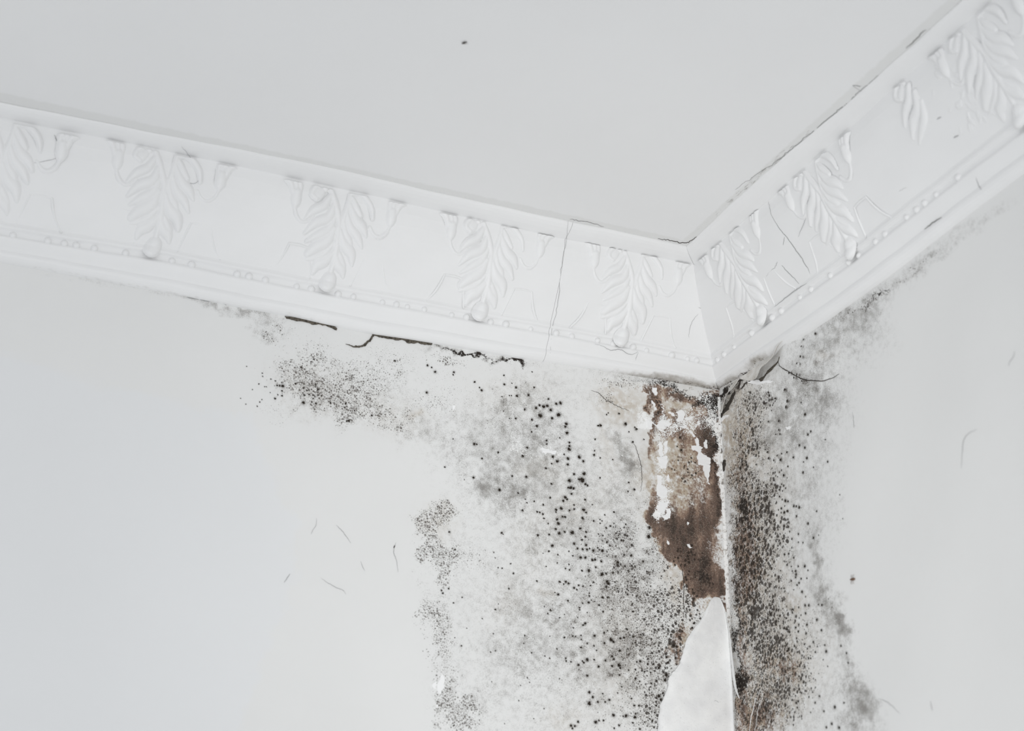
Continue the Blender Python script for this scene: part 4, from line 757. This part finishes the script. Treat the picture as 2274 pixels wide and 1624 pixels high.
# --- crusty ridge of filler running down the corner itself
hh = np.linspace(0.150, 0.80, 330); rows_ = []
V = []; 
for i, h in enumerate(hh):
    r = 0.0022+0.0010*mnoise.noise(Vector((h*60, 0, 0)))+0.0006*mnoise.noise(Vector((h*250, 2, 0)))
    if h < 0.24: r *= 0.75
    for t in np.linspace(0, 1, 7):
        # concave fillet between the walls
        a = t*math.pi/2; x = r*1.6*(1-math.sin(a)); y = r*1.6*(1-math.cos(a))
        V.append((-x-0.0002, -y-0.0002, CEIL-h))
n = NT('corner_filler'); c = n.mix(n.step(n.noise(260, 4, 0.65), 0.5, 0.66), s2l((240, 239, 237)), s2l((170, 163, 156)))
c = n.mix(n.step(n.noise(90, 4, 0.7), 0.60, 0.68), c, s2l((84, 74, 66))); n.bump(n.noise(400, 4), 0.5, 0.001); m_fill = n.out(c)
o = add('corner_bead', mesh_from('corner_bead', V, grid_faces(len(hh), 7), m_fill)); tag(o, 'crumbling white filler seam running down the corner between the walls', 'filler seam')

# --- mould spots
def spot_mesh(seed):
    r_ = random.Random(seed); V = []; F = []
    n_ = 22; base = [1.0]*n_
    ph = [r_.uniform(0, 6.28) for _ in range(4)]
    rim = [0.62*(1+0.16*math.sin(2*q+ph[0])+0.13*math.sin(3*q+ph[1])+0.10*math.sin(5*q+ph[2]))*(1+(r_.random()-0.35)*0.42) for q in [2*math.pi*i/n_ for i in range(n_)]]
    V.append((0, 0, 0.22))
    for k, (f, z) in enumerate(((0.5, 0.19), (1.0, 0.0))):
        for i in range(n_):
            q = 2*math.pi*i/n_; rr = rim[i]*f if k else (0.5*rim[i]+0.15)*0.6; V.append((rr*math.cos(q), rr*math.sin(q), z))
    for i in range(n_):
        j = (i+1) % n_; F.append((0, 1+i, 1+j)); F.append((1+i, 1+n_+i, 1+n_+j, 1+j))
    for _ in range(26):            # crumbs scattered round the rim
        q = r_.uniform(0, 6.28); d = 0.62+abs(r_.gauss(0, 0.26)); s = r_.uniform(0.04, 0.10)*max(0.5, 1.5-d); b = len(V)
        cx, cy = d*math.cos(q), d*math.sin(q); V.append((cx, cy, 0.10))
        for i in range(5): V.append((cx+s*math.cos(i*1.257+q), cy+s*math.sin(i*1.257+q), 0.0))
        for i in range(5): F.append((b, b+1+i, b+1+(i+1) % 5))
    return V, F
spot_me = [mesh_from('mould_spot', *spot_mesh(100+i), m_mould) for i in range(14)]
from mathutils import Euler
def spot_matrix(side, x, y, r):
    P = surf_point(side, x, y, 0.00015); dist = np.linalg.norm(P-(CAM+np.array([0, 0, CEIL]))); R = (r+(2.6 if r < 8 else 1.6))/3.2486/FPX*dist*1.06
    a = random.uniform(0, 6.28)
    base = Matrix.Rotation(math.pi/2, 4, 'X') if side == 'L' else Matrix.Rotation(-math.pi/2, 4, 'Y')
    return Matrix.Translation(Vector(P)) @ base @ Matrix.Rotation(a, 4, 'Z') @ Matrix.Diagonal((R, R*random.uniform(0.85, 1.1), R, 1))
def region(side, x, y):
    if side == 'L':
        if x < 800: return 'small black mould spot in the leftmost cluster under the moulding', 'mould spots of the leftmost cluster'
        if x < 1090: return 'dark mould spot on the faintly speckled plaster left of the main patch', 'mould spots left of the main patch'
        if y < 1010: return 'round black mould spot in the upper grey part of the left wall patch', 'mould spots in the upper left wall patch'
        if y < 1290: return 'round black mould spot midway down the left wall patch', 'mould spots midway down the left wall'
        return 'round black mould spot low in the left wall patch by the plaster tongue', 'mould spots low on the left wall'
    if y < 900: return 'dark oval mould spot near the top of the right wall', 'mould spots at the top of the right wall'
    if y < 1200: return 'dark oval mould spot midway down the right wall beside the brown strip', 'mould spots midway down the right wall'
    return 'dark oval mould spot low on the right wall beside the brown strip', 'mould spots low on the right wall'
allsp = [('L',)+p for p in SPL]+[('R',)+p for p in SPR]; allsp = [p for p in allsp if 0 < p[1] < IW and p[2] < IH+3]
allsp.sort(key=lambda p: -p[3]); rest = {'L': ([], []), 'R': ([], [])}
for i, (sd, x, y, r) in enumerate(allsp):
    Mx = spot_matrix(sd, x, y, r)
    if i < 290:
        o = bpy.data.objects.new('mould_spot', spot_me[i % 14]); COL.objects.link(o); o.matrix_world = Mx
        lab, g = region(sd, x, y); tag(o, lab, 'mould spot', g)
    else:
        Vs, Fs = rest[sd]; b = len(Vs); v, f = spot_mesh(100+i % 14)
        Vs += [tuple(Mx @ Vector(q)) for q in v]; Fs += [tuple(b+k for k in q) for q in f]
for sd in 'LR':
    o = add('mould_specks', mesh_from('mould_specks', *rest[sd], m_mould))
    tag(o, 'smaller black mould specks scattered over the '+('left' if sd == 'L' else 'right')+' wall', 'mould specks', kind='stuff')

# --- dust threads, insects
TH = [('FL', KQ, [(805, 395), (825, 440), (845, 490), (855, 560), (855, 690)], .0004, 'dark dust thread hanging on the scroll right of the leftmost leaf'),
 ('FL', KQ, [(440, 828), (600, 800), (760, 770), (870, 735)], .00022, 'faint dust thread stretched across the frieze right of the leftmost leaf'),
 ('FL', KQ, [(860, 510), (930, 535), (1030, 605)], .0002, 'short faint dust thread slanting down from the leftmost scroll'),
 ('FL', KA, [(1310, 475), (1350, 520), (1400, 590)], .0002, 'short faint dust thread under the fascia right of the second leaf'),
 ('FL', KA, [(1360, 735), (1400, 740), (1440, 715)], .00022, 'curled bit of dust thread right of the second leaf'),
 ('FL', K7, [(555, 1085), (620, 1105), (670, 1130), (740, 1125), (790, 1155), (830, 1160), (868, 1140)], .00028, 'wavy dark hair lying along the bead row left of the corner'),
 ('FL', K7, [(868, 1145), (858, 1175), (848, 1205)], .00018, 'tiny hair hanging from the end of the wavy hair'),
 ('FR', KS, [(530, 1228), (470, 1290), (455, 1330), (455, 1365)], .00042, 'short dark curved hair on the right hand acanthus leaf'),
 ('FR', KR, [(980, 1773), (1010, 1755), (1040, 1735)], .00042, 'tiny dark hair on the damaged frieze at the upper right'),
 ('FR', KR, [(1225, 2047), (1255, 2030), (1300, 2006)], .00045, 'dark splinter on the damaged frieze at the upper right'),
 ('FR', KD, [(700, 600), (680, 650), (645, 735)], .00026, 'thin slanting hair between the two right hand leaves nearest the corner'),
 ('FR', KD, [(545, 735), (540, 770), (535, 795)], .0003, 'short upright hair left of the slanting hair on the right frieze'),
 ('L', K6, [(1230, 265), (1218, 300), (1215, 345), (1235, 400), (1245, 480)], .00025, 'long fine cobweb thread with a dark knot on the bare left wall'),
 ('L', K6, [(800, 140), (850, 190), (905, 270)], .00025, 'faint straight cobweb thread on the bare left wall, upper one'),
 ('L', K6, [(690, 520), (740, 555), (800, 590), (850, 610), (868, 640)], .00022, 'faint wavy cobweb thread low on the bare left wall'),
 ('L', K6, [(660, 90), (655, 140), (635, 170), (620, 205)], .0002, 'faint short cobweb thread left of the straight one on the left wall'),
 ('L', K6, [(425, 555), (450, 515), (470, 490)], .0003, 'short curved cobweb thread on the edge of the bluish paint, left wall'),
 ('L', K6, [(975, 400), (990, 440), (1005, 470)], .0002, 'short cobweb thread in the middle of the bare left wall'),
 ('R', K3, [(1940, 825), (1880, 855), (1845, 905), (1835, 990), (1828, 1110)], .00022, 'long faint cobweb thread on the clean right wall'),
 ('R', K3, [(2205, 260), (2200, 300), (2170, 340), (2165, 370)], .0002, 'faint cobweb thread at the right edge of the right wall'),
 ('R', K3, [(1040, 700), (1048, 770), (1052, 815)], .0002, 'tiny upright cobweb thread right of the mould on the right wall'),
 ('R', K4, [(1230, 1390), (1300, 1420), (1390, 1500)], .0002, 'faint slanting cobweb thread low on the right wall'),
 ('R', K4, [(1610, 1410), (1615, 1450), (1625, 1480)], .00022, 'short faint cobweb thread low on the right wall, right of the slanting one'),
 ('C', KC, [(1040, 613), (1095, 622), (1040, 615), (1098, 655)], .00022, 'small bent straw of dust at the ceiling edge above the right moulding')]
for sd, k, pts, r, lab in TH:
    line_thing('dust_thread', sd, sc(k, pts), r*0.7, m_web, lab, 'cobweb thread', jit=0.4, lift=0.0005, sub=6)
def bug(name, side, x, y, L, ang, mat, label, legs=True):
    root = bpy.data.objects.new(name, None); COL.objects.link(root); root.empty_display_size = 0.005
    P = surf_point(side, x, y, 0.0007); base = {'L': Matrix.Rotation(math.pi/2, 4, 'X'), 'R': Matrix.Rotation(-math.pi/2, 4, 'Y'), 'C': Matrix.Rotation(math.pi, 4, 'X')}[side]
    root.matrix_world = Matrix.Translation(Vector(P)) @ base @ Matrix.Rotation(ang, 4, 'Z')
    v, f = sphere(1.0, 12, 8); V = [(a*L*0.5*(1-0.25*a), b*L*0.2, c_*L*0.16) for a, b, c_ in v]
    add('body', mesh_from('body', V, f, mat), root)
    v2 = [(a*L*0.13+L*0.5, b*L*0.13, c_*L*0.1) for a, b, c_ in v]; add('head', mesh_from('head', v2, f, mat), root)
    if legs:
        for k in (-1, 1):
            for q in (-0.2, 0.1, 0.35):
                pts = [(q*L, k*0.12*L, 0), (q*L+0.05*L, k*0.4*L, 0.06*L), (q*L-0.02*L+q*0.4*L, k*0.7*L, -0.04*L)]
                add('leg', tube('leg', pts, L*0.02, mat, 4), root)
    tag(root, label, 'insect')
bug('small_insect', 'C', 1031, 94, 0.0050, 1.0, m_crack, 'tiny dark winged insect alone in the middle of the ceiling')
bug('small_insect', 'R', 1895, 1287, 0.0072, 1.4, m_bug, 'small brown insect or husk alone on the clean right wall')
bug('small_insect', 'L', 875, 1215, 0.003, 1.2, m_crack, 'minute dark insect caught at the top of the long cobweb thread', False)
